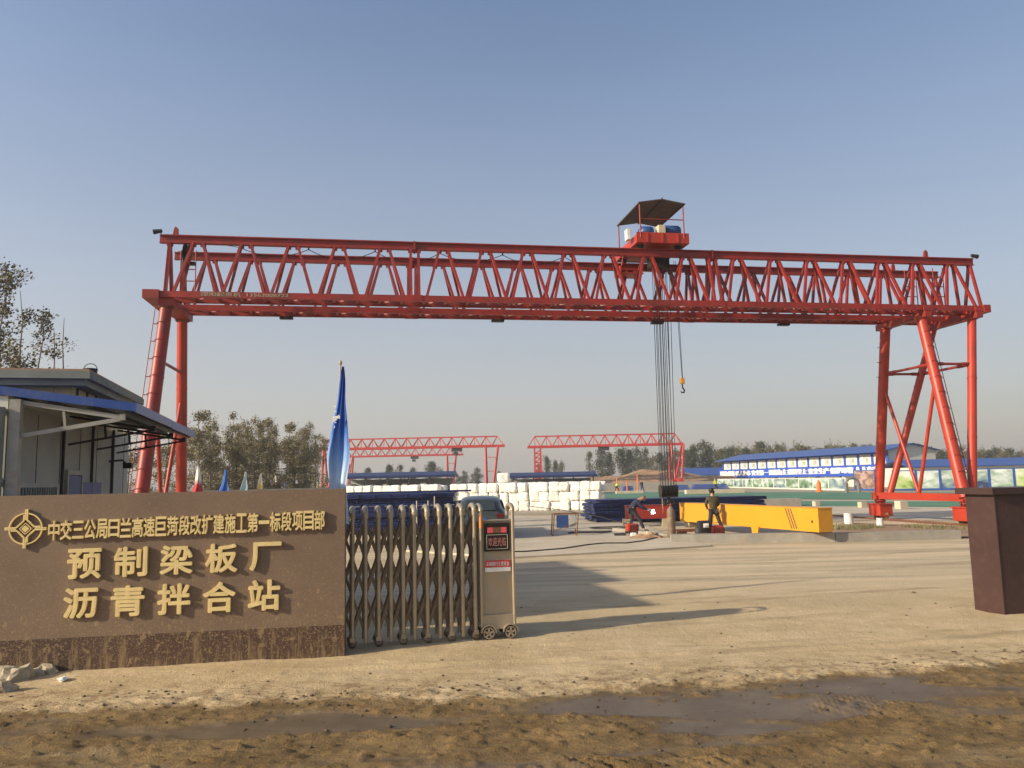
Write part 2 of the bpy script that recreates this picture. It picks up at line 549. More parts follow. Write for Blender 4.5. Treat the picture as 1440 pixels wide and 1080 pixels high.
def ground_h(x, y):
    edge = mud_edge(x) + 0.5 * (fbm(x * 1.1, y * 1.1, 3, 5) - 0.5)
    mud = 1 / (1 + np.exp((y - edge) * 7))
    near = np.exp(-np.maximum(y - 9, 0) / 6.0)
    wet = wet_mask(x, y)      # smooth wet pans inside the mud
    rough = mud * (1 - 0.93 * wet)
    h = 0.035 * (fbm(x * 1.6, y * 2.2, 4, 1) - 0.5) * near * (1 - .7 * wet)
    h = h + rough * (0.034 * (fbm(x * 4, y * 7, 5, 2) - 0.5) + 0.045 * np.maximum(fbm(x * 13, y * 17, 3, 3) - 0.56, 0) * 3)
    h = h - 0.025 * mud + rough * 0.03 * np.maximum(fbm(x * 2.2, y * 3.4, 3, 41) - .55, 0) * (fbm(x * 20, y * 26, 3, 42)) * 3
    ridge = np.exp(-((y - edge - 0.12) / 0.16) ** 2)
    h = h + ridge * (0.075 * (fbm(x * 9, y * 12, 4, 8) - 0.35)) * near
    h = h + (1 - mud) * near * 0.010 * (fbm(x * 10, y * 12, 4, 6) - 0.5)
    h = h + (1 - mud) * near * 0.05 * np.maximum(fbm(x * 16, y * 18, 2, 21) - 0.80, 0)
    # tyre lug prints pressed up out of the mud
    for (cx, cy, sx, sy, ang, pitch, amp) in ((2.95, 7.30, 0.42, 0.32, 0.5, 0.10, 0.05), (1.75, 6.25, 0.75, 0.10, 0.9, 0.09, 0.03), (0.45, 5.90, 0.55, 0.20, 0.7, 0.11, 0.055), (1.35, 5.98, 0.45, 0.14, 0.8, 0.10, 0.035)):
        m = np.exp(-(((x - cx) / sx) ** 2 + ((y - cy) / sy) ** 2) ** 2)
        s = np.sin(2 * PI * (x * math.cos(ang) + (y + 0.12 * np.abs(y - cy)) * math.sin(ang)) / pitch)
        h = h + m * (amp * 0.5 * np.clip(s * 1.6, -1, 1) * np.clip((fbm(x * 5, y * 5, 3, 9) - .35) * 4, 0, 1.2) + amp * 0.5 + amp * (fbm(x * 14, y * 14, 3, 19) - .5))
    # shallow wheel ruts over the dusty apron
    for (a, b, c) in ((9.15, 0.10, 0.014), (10.9, 0.13, 0.010)):
        dd = y - (a + b * x)
        h = h - near * c * np.exp(-(dd / 0.10) ** 2) * (x > -2.5) + near * c * 0.6 * np.exp(-((dd - 0.17) / 0.06) ** 2) * (x > -2.5)
    far = np.exp(-(np.abs(x) / 14) ** 4) * (y < 30)
    return h * far


def axis(fine0, fine1, step, lo, hi, grow=1.35):
    a = list(np.arange(fine0, fine1 + 1e-6, step))
    s, p = step, fine1
    while p < hi:
        s *= grow
        p += s
        a.append(min(p, hi))
    s, p = step, fine0
    pre = []
    while p > lo:
        s *= grow
        p -= s
        pre.append(max(p, lo))
    return np.array(pre[::-1] + a)


ax = axis(-6.5, 7.0, 0.034, -2500, 2500)
ay = axis(4.6, 11.0, 0.026, -300, 3000)
gx, gy = np.meshgrid(ax, ay)
gz = ground_h(gx, gy)
nx, ny = len(ax), len(ay)
me = bpy.data.meshes.new('ground')
me.vertices.add(nx * ny)
me.vertices.foreach_set('co', np.stack([gx, gy, gz], -1).reshape(-1))
ii = (np.arange(ny - 1)[:, None] * nx + np.arange(nx - 1)[None, :]).reshape(-1)
quads = np.stack([ii, ii + 1, ii + nx + 1, ii + nx], -1)
me.loops.add(quads.size)
me.loops.foreach_set('vertex_index', quads.reshape(-1))
me.polygons.add(len(quads))
me.polygons.foreach_set('loop_start', np.arange(len(quads)) * 4)
me.polygons.foreach_set('loop_total', np.full(len(quads), 4))
me.polygons.foreach_set('use_smooth', np.ones(len(quads), bool))
me.update()
me.validate()
wa = me.attributes.new('wet', 'FLOAT', 'POINT')
wa.data.foreach_set('value', wet_mask(gx, gy).reshape(-1).astype(np.float32))
ground = bpy.data.objects.new('ground', me)
col.objects.link(ground)
ground['kind'] = 'structure'


def ground_mat():
    m = bpy.data.materials.new('dusty_ground')
    m.use_nodes = True
    n = m.node_tree.nodes
    L = m.node_tree.links
    b = n['Principled BSDF']
    tc = n.new('ShaderNodeTexCoord')
    P = tc.outputs['Object']
    sep = n.new('ShaderNodeSeparateXYZ')
    L.new(P, sep.inputs[0])

    def N(scale, detail=6, rough=0.6, sx=1, sy=1, off=0, rz=0):
        mp = n.new('ShaderNodeMapping')
        mp.inputs['Scale'].default_value = (sx, sy, 1)
        mp.inputs['Location'].default_value = (off, off * .7, 0)
        mp.inputs['Rotation'].default_value = (0, 0, rz)
        L.new(P, mp.inputs[0])
        t = n.new('ShaderNodeTexNoise')
        t.inputs['Scale'].default_value = scale
        t.inputs['Detail'].default_value = detail
        t.inputs['Roughness'].default_value = rough
        L.new(mp.outputs[0], t.inputs['Vector'])
        return t.outputs[0]

    def mth(op, a, b_=None, c=None):
        k = n.new('ShaderNodeMath')
        k.operation = op
        for i, v in enumerate((a, b_, c)):
            if v is None:
                continue
            if isinstance(v, (int, float)):
                k.inputs[i].default_value = v
            else:
                L.new(v, k.inputs[i])
        return k.outputs[0]

    def rng(v, a, b_, c=0, d=1):
        k = n.new('ShaderNodeMapRange')
        k.interpolation_type = 'SMOOTHSTEP'
        L.new(v, k.inputs[0])
        for i, x in zip((1, 2, 3, 4), (a, b_, c, d)):
            k.inputs[i].default_value = x
        return k.outputs[0]

    def mix(f, a, b_):
        k = n.new('ShaderNodeMix')
        k.data_type = 'RGBA'
        if isinstance(f, float):
            k.inputs['Factor'].default_value = f
        else:
            L.new(f, k.inputs['Factor'])
        for s_, v in (('A', a), ('B', b_)):
            if isinstance(v, tuple):
                k.inputs[s_].default_value = (*v, 1)
            else:
                L.new(v, k.inputs[s_])
        return k.outputs['Result']
    X, Yc = sep.outputs[0], sep.outputs[1]
    # dust
    dust = mix(rng(N(0.9, 8, 0.7), 0.35, 0.65), (0.50, 0.375, 0.205), (0.64, 0.495, 0.29))
    dust = mix(rng(N(30, 4, 0.7), 0.55, 0.75, 0, 0.35), dust, (0.27, 0.19, 0.11))
    # pale grey hard road further back, streaked by wheels
    streak = N(1.0, 6, 0.65, 0.10, 1.3, 3, -0.22)
    road = mix(rng(streak, 0.38, 0.62), (0.44, 0.36, 0.235), (0.66, 0.53, 0.345))
    far = rng(mth('ADD', Yc, mth('MULTIPLY', N(0.25, 3), 5.0)), 14.5, 19.5)
    base = mix(far, dust, road)
    # wheel tracks of old mud pressed into the dust, running across the entrance
    tr_noise = rng(N(1.1, 8, .75, .5, 2.2, 33), .42, .62)
    for (a_, b_, c_, w_, k_) in ((9.35, .10, .010, .09, .55), (9.72, .10, .010, .07, .4), (11.1, .125, .012, .10, .5), (12.7, .16, .010, .12, .6), (13.15, .16, .010, .09, .4), (15.6, .14, .012, .16, .5), (18.6, .10, .01, .22, .5), (20.4, .06, .01, .2, .4)):
        yy = mth('ADD', a_, mth('MULTIPLY', X, mth('ADD', b_, mth('MULTIPLY', X, c_))))
        dd = mth('ABSOLUTE', mth('SUBTRACT', mth('ADD', Yc, mth('MULTIPLY', N(.7, 4, .5, 1, 1, 17), .25)), yy))
        base = mix(mth('MULTIPLY', mth('MULTIPLY', rng(dd, w_ * .5, w_ * 1.6, k_, 0), tr_noise), rng(X, -1.5, 1.5)), base, (0.25, 0.175, 0.10))
    # far yard: greyer
    base = mix(rng(Yc, 32, 45, 0, 0.8), base, mix(rng(N(0.08, 5), 0.4, 0.6), (0.33, 0.30, 0.24), (0.30, 0.25, 0.17)))
    # fields beyond
    base = mix(rng(Yc, 150, 220), base, (0.17, 0.16, 0.09))
    # mud
    mudc = mix(rng(N(1.3, 8, 0.7, 1, 1.6), 0.38, 0.62), (0.145, 0.090, 0.032), (0.245, 0.160, 0.064))
    mudc = mix(rng(N(0.9, 5, 0.6, 0.55, 1.6, 8), 0.56, 0.68), mudc, (0.26, 0.185, 0.09))
    mudc = mix(rng(N(22, 4, 0.7), 0.5, 0.7, 0, 0.5), mudc, (0.10, 0.066, 0.035))
    wat = n.new('ShaderNodeAttribute')
    wat.attribute_name = 'wet'
    wet = wat.outputs['Fac']
    mudc = mix(wet, mudc, mix(rng(N(2.0, 6, .6), .4, .6), (0.115, 0.084, 0.052), (0.15, 0.112, 0.07)))
    edge = mth('ADD', mth('ADD', 7.75, mth('MULTIPLY', mth('MAXIMUM', X, 0.0), 0.17)), mth('MULTIPLY', mth('MINIMUM', mth('ADD', X, 2.0), 0.0), 0.06))
    dy = mth('SUBTRACT', Yc, edge)
    dy = mth('ADD', dy, mth('MULTIPLY', mth('SUBTRACT', N(1.6, 9, 0.78), 0.5), 1.5))
    mud = rng(dy, -0.10, 0.16, 1, 0)
    base = mix(mud, base, mudc)
    # damp clay colour along the edge
    rim = mth('MULTIPLY', rng(dy, -0.1, 0.2), rng(dy, 0.5, 1.1, 1, 0))
    base = mix(mth('MULTIPLY', rim, rng(N(5, 6, 0.7), 0.45, 0.65, 0, 0.8)), base, (0.23, 0.14, 0.065))
    base = mix(rng(N(70, 5, 0.8, 1, 0.8), 0.50, 0.66, 0, 0.55), base, (0.20, 0.135, 0.065))
    base = mix(rng(N(48, 4, 0.8, 1, 0.8, 13), 0.60, 0.74, 0, 0.45), base, (0.66, 0.55, 0.36))
    base = mix(mth('MULTIPLY', mth('MULTIPLY', rng(N(3.2, 8, 0.78, 1, 1.7, 21), 0.52, 0.68), rng(dy, -0.6, 1.6, 0.8, 0.12)), mth('SUBTRACT', 1.0, mth('MULTIPLY', wet, .8))), base, (0.125, 0.080, 0.036))
    L.new(base, b.inputs['Base Color'])
    rr = mth('SUBTRACT', 0.92, mth('MULTIPLY', mth('MULTIPLY', mud, wet), 0.50))
    L.new(rr, b.inputs['Roughness'])
    b.inputs['Specular IOR Level'].default_value = 0.35
    bp = n.new('ShaderNodeBump')
    bp.inputs['Strength'].default_value = 0.8
    bp.inputs['Distance'].default_value = 0.035
    hh = mth('MULTIPLY', mth('ADD', N(9, 10, 0.75), mth('MULTIPLY', N(45, 4, 0.7), 0.5)), mth('SUBTRACT', 1.0, mth('MULTIPLY', mth('MULTIPLY', mud, wet), 0.88)))
    L.new(hh, bp.inputs['Height'])
    L.new(bp.outputs[0], b.inputs['Normal'])
    return m


me.materials.append(ground_mat())


def sheet(name, pts, z, m, kind='structure', thick=0.0, label=None):
    mb = MB()
    P = [Vector((p[0], p[1], z)) for p in pts]
    if thick:
        mb.prism([p - Vector((0, 0, thick)) for p in P], (0, 0, thick))
    else:
        mb.add(P, [tuple(range(len(P)))])
    o = mb.build(name, m)
    o['kind'] = kind
    return o


# pale concrete apron left of the kerb
sheet('concrete_apron', [G(718, 786), G(860, 778), G(1002, 769), G(940, 757), G(905, 737), G(860, 727), G(700, 726), G(560, 745), G(560, 775)], 0.05, 'concrete_light', thick=0.09)
# yard floor strips
sheet('concrete_yard', [G(860, 712), G(1130, 731), G(1360, 733), G(1620, 736), G(1620, 712), G(1440, 706), G(1130, 703), G(950, 700), G(850, 702)], 0.012, 'concrete_light')
sheet('green_floor', [G(850, 701), G(1060, 702), G(1440, 703), G(1700, 703), G(1700, 694), G(1440, 693), G(1240, 692.5), G(850, 692)], 0.020, 'turf')
sheet('green_floor', [G(1108, 704.5), G(1270, 705.5), G(1460, 705), G(1700, 705), G(1700, 716), G(1440, 714), G(1130, 712)], 0.024, 'turf')
sheet('dirt_verge', [G(1170, 752), G(1185, 736), G(1260, 738), G(1370, 742), G(1370, 757)], 0.03, 'soil')

# loose crumbs of earth: nobody could count them
mb = MB()
rnd = random.Random(3)


def lump(mb, p, r, rnd, flat=0.6):
    vs = []
    for (x, y, z) in ((1, 0, 0), (-1, 0, 0), (0, 1, 0), (0, -1, 0), (0, 0, 1), (0, 0, -1), (.6, .6, .5), (-.6, .5, .5), (.5, -.6, .5), (-.6, -.6, .4)):
        k = rnd.uniform(.7, 1.25)
        vs.append((p[0] + x * r * k, p[1] + y * r * k, p[2] + z * r * k * flat))
    mb.add(vs, [(0, 6, 4, 8), (0, 2, 6), (6, 2, 7, 4), (2, 1, 7), (7, 1, 9, 4), (1, 3, 9), (9, 3, 8, 4), (3, 0, 8), (0, 5, 2), (2, 5, 1), (1, 5, 3), (3, 5, 0)])


for i in range(2600):
    x = rnd.uniform(-6.3, 6.9)
    e = float(mud_edge(np.array(x)))
    t = rnd.random()
    if t < 0.55:
        y = e + rnd.gauss(0.1, 0.35)
    elif t < 0.85:
        y = rnd.uniform(4.6, e)
    else:
        y = rnd.uniform(e, 14)
    if y < 4.6:
        continue
    r = 0.005 + 0.018 * rnd.random() ** 5 + (0.015 if rnd.random() < 0.008 else 0)
    z = float(ground_h(np.array(x), np.array(y)))
    lump(mb, (x, y, z + r * 0.15), r, rnd)
o = mb.build('mud_clods', mat('clod_earth', (0.105, 0.072, 0.038), 0.95, var=0.4, vscale=2), fix=False)
tag(o, 'small dark crumbs of earth scattered over the muddy road edge', 'clods', kind='stuff')

# ------------------------------------------------------------------ SIGN WALL
WO = Vector((-2.0414, 9.7148, 0))
WYAW = 0.1567
wt = Vector((math.cos(WYAW), math.sin(WYAW), 0))
wn = Vector((wt.y, -wt.x, 0))
wall = thing('sign_wall', 'long brown sign wall with raised gold Chinese lettering and mud splashed foot', 'sign wall', WO, WYAW)


def wallmat(name, c, splash, streaks):
    m = mat(name, c, 0.62, var=0.16, vscale=1.3, bump=0.05, bscale=6)
    n = m.node_tree.nodes
    L = m.node_tree.links
    b = n['Principled BSDF']
    src = b.inputs['Base Color'].links[0].from_socket
    tc = n.new('ShaderNodeTexCoord')
    sep = n.new('ShaderNodeSeparateXYZ')
    L.new(tc.outputs['Object'], sep.inputs[0])

    def nz(scale, detail, rough, sx, sz, off):
        mp = n.new('ShaderNodeMapping')
        mp.inputs['Scale'].default_value = (sx, 1, sz)
        mp.inputs['Location'].default_value = (off, off, off)
        L.new(tc.outputs['Object'], mp.inputs[0])
        no = n.new('ShaderNodeTexNoise')
        no.inputs['Scale'].default_value = scale
        no.inputs['Detail'].default_value = detail
        no.inputs['Roughness'].default_value = rough
        L.new(mp.outputs[0], no.inputs['Vector'])
        return no.outputs[0]

    def thr(v, zlo, zhi, width, amount):
        h = n.new('ShaderNodeMapRange')
        h.inputs[1].default_value = 0.0
        h.inputs[2].default_value = 1.2
        h.inputs[3].default_value = zlo
        h.inputs[4].default_value = zhi
        L.new(sep.outputs[2], h.inputs[0])
        sb = n.new('ShaderNodeMath')
        sb.operation = 'SUBTRACT'
        L.new(v, sb.inputs[0])
        L.new(h.outputs[0], sb.inputs[1])
        r = n.new('ShaderNodeMapRange')
        r.inputs[1].default_value = 0
        r.inputs[2].default_value = width
        r.inputs[4].default_value = amount
        L.new(sb.outputs[0], r.inputs[0])
        return r.outputs[0]

    def mx_(a, b_):
        k = n.new('ShaderNodeMath')
        k.operation = 'MAXIMUM'
        L.new(a, k.inputs[0])
        L.new(b_, k.inputs[1])
        return k.outputs[0]
    lo, hi = splash
    lo = lo + (.04 if streaks else 0)
    f = mx_(thr(nz(9, 5, .62, 1, .8, 2), lo + .11, hi + .0, .05, .6), thr(nz(34, 3, .6, 1, .9, 7), lo + .14, hi - .05, .04, .55))
    f = mx_(f, thr(nz(75, 2, .5, 1, 1, 4), lo + .14, hi - .06, .03, .5))
    if streaks:
        f = mx_(f, thr(nz(7, 7, .75, 1.6, .22, 9), .46, .80, .12, .55))
    mm = n.new('ShaderNodeMix')
    mm.data_type = 'RGBA'
    L.new(f, mm.inputs['Factor'])
    L.new(src, mm.inputs['A'])
    mm.inputs['B'].default_value = (0.34, 0.245, 0.115, 1)
    L.new(mm.outputs['Result'], b.inputs['Base Color'])
    return m


M['wall_main'] = wallmat('brown_render', (0.175, 0.118, 0.078), (0.425, 0.67), 0.0)
M['wall_band'] = wallmat('dark_red_brown_render', (0.062, 0.030, 0.020), (0.44, 0.56), 0.75)
WL = 6.2
MB().bb((-WL, 0, 0.355), (0, 0.30, 1.95)).build('wall_face', 'wall_main', wall)
MB().bb((-WL, -0.006, -0.05), (0.004, 0.306, 0.355)).build('plinth', 'wall_band', wall)
fr = ((0, -0.004, 0), (1, 0, 0), (0, -1, 0))
LD = 0.030


def wall_line(name, s, x0, x1, zt, zb, gap, bold, hfix=None, label=None):
    n = len(s)
    cw = (x1 - x0 - gap * (n - 1)) / n
    for i, ch in enumerate(s):
        a = x0 + i * (cw + gap)
        t = i / max(1, n - 1)
        z1 = zt[0] + (zt[1] - zt[0]) * t
        z0 = zb[0] + (zb[1] - zb[0]) * t
        if ch == '一':
            zm = (z0 + z1) / 2
            z0, z1 = zm - 0.02, zm + 0.02
        if ch in '三日':
            z0 += 0.01
            z1 -= 0.01
        o = text_obj(name, ch, (a, a + cw, z0, z1), 'gold', wall, bold, LD, frame=fr)


wall_line('letter', '中交三公局日兰高速巨菏段改扩建施工第一标段项目部', -3.290, -0.236, (1.655, 1.694), (1.445, 1.478), 0.012, 0.060)
wall_line('letter', '预制梁板厂', -3.068, -0.738, (1.330, 1.338), (1.010, 1.028), 0.155, 0.062)
wall_line('letter', '沥青拌合站', -3.090, -0.748, (0.895, 0.903), (0.575, 0.571), 0.155, 0.062)
# emblem: ring with a four-armed interlaced cross
mb = MB()
ec = Vector((-3.533, 0, 1.580))
N = 40
for k in range(N):
    a0, a1 = 2 * PI * k / N, 2 * PI * (k + 1) / N
    q = [ec + Vector((math.cos(a) * r, -0.004, math.sin(a) * r)) for a, r in ((a0, .178), (a1, .178), (a1, .164), (a0, .164))]
    mb.prism(q, (0, -LD, 0))


def strip(mb, pts, wd):
    pts = [Vector((p[0], 0, p[1])) for p in pts]
    for i in range(len(pts) - 1):
        d = (pts[i + 1] - pts[i]).normalized()
        s = Vector((-d.z, 0, d.x)) * wd / 2
        e = d * wd * 0.2
        q = [ec + Vector((0, -0.006 - 0.001 * i, 0)) + v for v in (pts[i] - e - s, pts[i + 1] + e - s, pts[i + 1] + e + s, pts[i] - e + s)]
        mb.prism(q, (0, -LD, 0))


for k in range(4):
    c, s = math.cos(k * PI / 2), math.sin(k * PI / 2)
    R2 = lambda p: (p[0] * c - p[1] * s, p[0] * s + p[1] * c)
    strip(mb, [R2(p) for p in ((0.012, 0.215), (0.012, 0.10), (0.055, 0.055))], 0.017)
    strip(mb, [R2(p) for p in ((-0.022, 0.15), (-0.022, 0.088), (-0.055, 0.055))], 0.015)
    strip(mb, [R2(p) for p in ((-0.006, 0.215), (-0.006, 0.10))], 0.012)
q = [ec + Vector((a, -0.009, b_)) for a, b_ in ((0, -.042), (.042, 0), (0, .042), (-.042, 0))]
mb.prism(q, (0, -LD, 0))
q = [(0, -.062), (.062, 0), (0, .062), (-.062, 0), (0, -.062)]
strip(mb, q, 0.008)
mb.build('emblem', 'gold', wall)

# ------------------------------------------------------------------ FOLDING GATE
GO = Vector((-2.0, 10.12, 0))
GD = Vector((1.95, 0.48, 0)).normalized()
GYAW = math.atan2(GD.y, GD.x)
gate = thing('folding_gate', 'dusty stainless steel folding gate of linked posts and lattice beside the sign wall', 'gate', GO, GYAW)
GS = [-0.19, -0.03, 0.13, 0.292, 0.446, 0.598, 0.741, 0.903, 1.063, 1.204, 1.356, 1.518]
GW = 0.30   # depth of the portal frames
GH = 1.70


def portal(s, wheel):
    mb = MB()
    r = 0.026
    zb = 0.10 if wheel else 0.055
    mb.tube((s, 0, zb), (s, 0, GH - 0.06), r, n=12)
    mb.tube((s, GW, zb), (s, GW, GH - 0.06), r, n=12)
    pts = [(s, GW / 2 - GW / 2 * math.cos(a), GH - 0.075 + 0.07 * math.sin(a)) for a in [PI * k / 8 for k in range(9)]]
    mb.path(pts, 0.034, 10)
    mb.tube((s, 0, GH - 0.13), (s, 0, GH - 0.06), 0.035, n=12)
    mb.tube((s, GW, GH - 0.13), (s, GW, GH - 0.06), 0.035, n=12)
    if wheel:
        mb.box((s, 0, 0.10), (0.062, 0.07, 0.05))
        mb.box((s, GW, 0.10), (0.062, 0.07, 0.05))
    o = mb.build('post_frame', 'steel', gate)
    if wheel:
        for yy in (0, GW):
            MB().lathe([(0.0, -0.025), (0.052, -0.025), (0.056, 0), (0.052, 0.025), (0.0, 0.025)], (s, yy, 0.056), 14, 'Y').build('wheel', 'steel_dull', o)


for i, s in enumerate(GS):
    portal(s, i % 2 == 1)
for i in range(len(GS) - 1):
    mb = MB()
    a, b = GS[i], GS[i + 1]
    for yy, dr in ((0.045, 1), (0.075, -1), (GW - 0.045, 1), (GW - 0.075, -1)):
        for (z0, z1) in ((0.16, 0.62), (0.62, 1.08), (1.08, 1.54)):
            if dr > 0:
                mb.bar((a, yy, z0), (b, yy, z1), 0.036, 0.010, up=(0, 1, 0))
            else:
                mb.bar((a, yy, z1), (b, yy, z0), 0.036, 0.010, up=(0, 1, 0))
    mb.build('lattice', 'steel_dull', gate)
# drive head
hd = [1.60, 2.026]
mb = MB()
mb.cbox(((hd[0] + hd[1]) / 2, GW / 2, 0.80), (hd[1] - hd[0] - 0.02, GW - 0.03, 1.36), 0.015)
body = mb.build('drive_head', 'steel_box', gate)
mb = MB()
for xx in hd:
    for yy in (-0.005, GW + 0.005):
        mb.tube((xx, yy, 0.16), (xx, yy, GH - 0.08), 0.022, n=12)
    pts = [(xx, GW / 2 - (GW / 2 + .005) * math.cos(a), GH - 0.085 + 0.075 * math.sin(a)) for a in [PI * k / 8 for k in range(9)]]
    mb.path(pts, 0.030, 10)
mb.tube((hd[0], 0.0, 1.495), (hd[1], 0.0, 1.495), 0.014)
mb.build('head_frame', 'steel', body)
MB().bb((hd[0] + .045, -0.012, 1.10), (hd[1] - .045, 0.02, 1.46)).build('display', 'screen', body)
frg = ((0, -0.0125, 0), (1, 0, 0), (0, -1, 0))
cx0, cx1 = hd[0] + .075, hd[1] - .075
led = mat('lit_red_led', (0.5, 0.08, 0.09), 0.4)
led.node_tree.nodes['Principled BSDF'].inputs['Emission Color'].default_value = (1, 0.10, 0.14, 1)
led.node_tree.nodes['Principled BSDF'].inputs['Emission Strength'].default_value = 0.12
M['led'] = led
mb = MB()
mb.bb((cx0 + .01, -0.0155, 1.335), (cx0 + .085, -0.012, 1.405))
mb.bb((cx1 - .085, -0.0155, 1.335), (cx1 - .01, -0.012, 1.405))
mb.build('led_block', 'led', body)
MB().bb((cx0 + .088, -0.0155, 1.335), (cx1 - .088, -0.012, 1.405)).build('indicator', 'rust', body)
M['led_dim'] = mat('dim_red_characters', (0.45, 0.20, 0.17), 0.5)
text_obj('lettering', '欢迎光临', (cx0 + .02, cx1 - .02, 1.165, 1.275), 'led_dim', body, 0.0, 0.003, frame=frg)
mb = MB()
for a, b in (((cx0, 1.13), (cx1, 1.13)), ((cx0, 1.31), (cx1, 1.31)), ((cx0, 1.13), (cx0, 1.31)), ((cx1, 1.13), (cx1, 1.31))):
    mb.bar((a[0], -0.0135, a[1]), (b[0], -0.0135, b[1]), 0.006, 0.006, up=(0, 1, 0))
mb.build('display_border', 'cream', body)
MB().bb((hd[0] + .05, -0.006, 0.84), (hd[1] - .04, 0.014, 0.985)).build('sticker', 'white', body)
MB().bb((hd[0] + .05, -0.010, 0.895), (hd[1] - .04, -0.007, 0.985)).build('sticker_band', 'sign_red', body)
text_obj('lettering', '车辆慢行注意安全', (hd[0] + .065, hd[1] - .055, 0.912, 0.968), 'white', body, 0.0, 0.003, frame=((0, -0.0105, 0), (1, 0, 0), (0, -1, 0)))
MB().tube((hd[0], -0.005, 1.40), (hd[0], -0.005, 1.57), 0.0245, n=12).build('reflector_band', 'sign_orange', body)
MB().bb((hd[0] + .005, -0.018, 0.12), (hd[1] + .015, GW + 0.018, 0.30)).build('skirt', 'steel_box', body)
for xx in (hd[0] + 0.075, hd[1] - 0.065):
    for yy in (-0.035, GW + 0.035):
        mb = MB()
        mb.lathe([(0.0, -0.022), (0.072, -0.022), (0.080, -0.01), (0.080, 0.012), (0.07, 0.022), (0.0, 0.022)], (xx, yy, 0.082), 20, 'Y')
        wh = mb.build('wheel', 'black', body)
        mb = MB()
        sg = -1 if yy < 0 else 1
        for k in range(5):
            t = 2 * PI * k / 5 + .3
            mb.bar((xx, yy + sg * 0.024, 0.082), (xx + .062 * math.cos(t), yy + sg * 0.024, 0.082 + .062 * math.sin(t)), 0.024, 0.006, up=(0, 1, 0))
        for k in range(20):
            t, t1 = 2 * PI * k / 20, 2 * PI * (k + 1) / 20
            mb.bar((xx + .066 * math.cos(t), yy + sg * 0.023, 0.082 + .066 * math.sin(t)), (xx + .066 * math.cos(t1), yy + sg * 0.023, 0.082 + .066 * math.sin(t1)), 0.013, 0.008, up=(0, 1, 0))
        mb.build('rim', 'steel', body)
    mb = MB()
    pts = [(xx + .095 * math.cos(a), -0.035, 0.085 + .095 * math.sin(a)) for a in [PI * k / 8 for k in range(9)]]
    for k in range(8):
        mb.bar(pts[k], pts[k + 1], 0.012, 0.07, up=(0, 1, 0))
    mb.build('mudguard', 'steel', body)

# ------------------------------------------------------------------ GATE PILLAR (right)
PC = Vector((6.8, 11.45, 0))
PYAW = math.atan2(.25, .968)
pil = thing('gate_pillar', 'dark brown metal clad gate pillar with flat overhanging cap', 'pillar', PC, PYAW)
# local X along the front face, local Y back
mb = MB()
mb.bb((0, 0, -0.02), (1.5, 0.52, 1.68))
mb.build('shaft', 'brown_panel', pil)
mb = MB()
mb.bb((-0.10, -0.08, 1.665), (1.6, 0.60, 1.755))
mb.build('cap', 'brown_cap', pil)
mb = MB()
mb.box((-0.001, 0.0, 0.82), (0.016, 0.016, 1.66))
mb.box((0.75, -0.002, 0.82), (0.006, 0.006, 1.62))
mb.build('corner_trim', 'brown_cap', pil)

# ------------------------------------------------------------------ MAIN GANTRY CRANE
CO = Vector((-11.8272, 26.1285, 0))
CY = 0.172
crane = thing('gantry_crane', 'large red twin truss gantry crane spanning the yard behind the gate', 'gantry crane', CO, CY)
L_, ZB, ZT, W_, G_ = 31.39, 8.46, 10.48, 0.883, 2.077
UF, VF, VR, ZS = 28.75, -1.187, 3.974, 1.04
U1, U2, VLF, LC = 28.69, 30.97, 0.337, 0.2423
splices = [0.12, 8.61, 19.98, 31.3]


def ibeam(mb, a, b, h, wd, t=0.02):
    """I section along X between a and b (same z)"""
    mb.bb((a[0], a[1] - wd / 2, a[2] + h / 2 - t), (b[0], b[1] + wd / 2, b[2] + h / 2))
    mb.bb((a[0], a[1] - wd / 2, a[2] - h / 2), (b[0], b[1] + wd / 2, b[2] - h / 2 + t))
    mb.bb((a[0], a[1] - t, a[2] - h / 2 + t), (b[0], b[1] + t, b[2] + h / 2 - t))


def truss_nodes():
    out = []
    for k in range(3):
        a, b = splices[k], splices[k + 1]
        n = [5, 7, 7][k]
        p = (b - a) / (n + 0.35)
        tops = [a + p * (0.68 + i) for i in range(n)]
        out.append((a, b, tops, p))
    return out


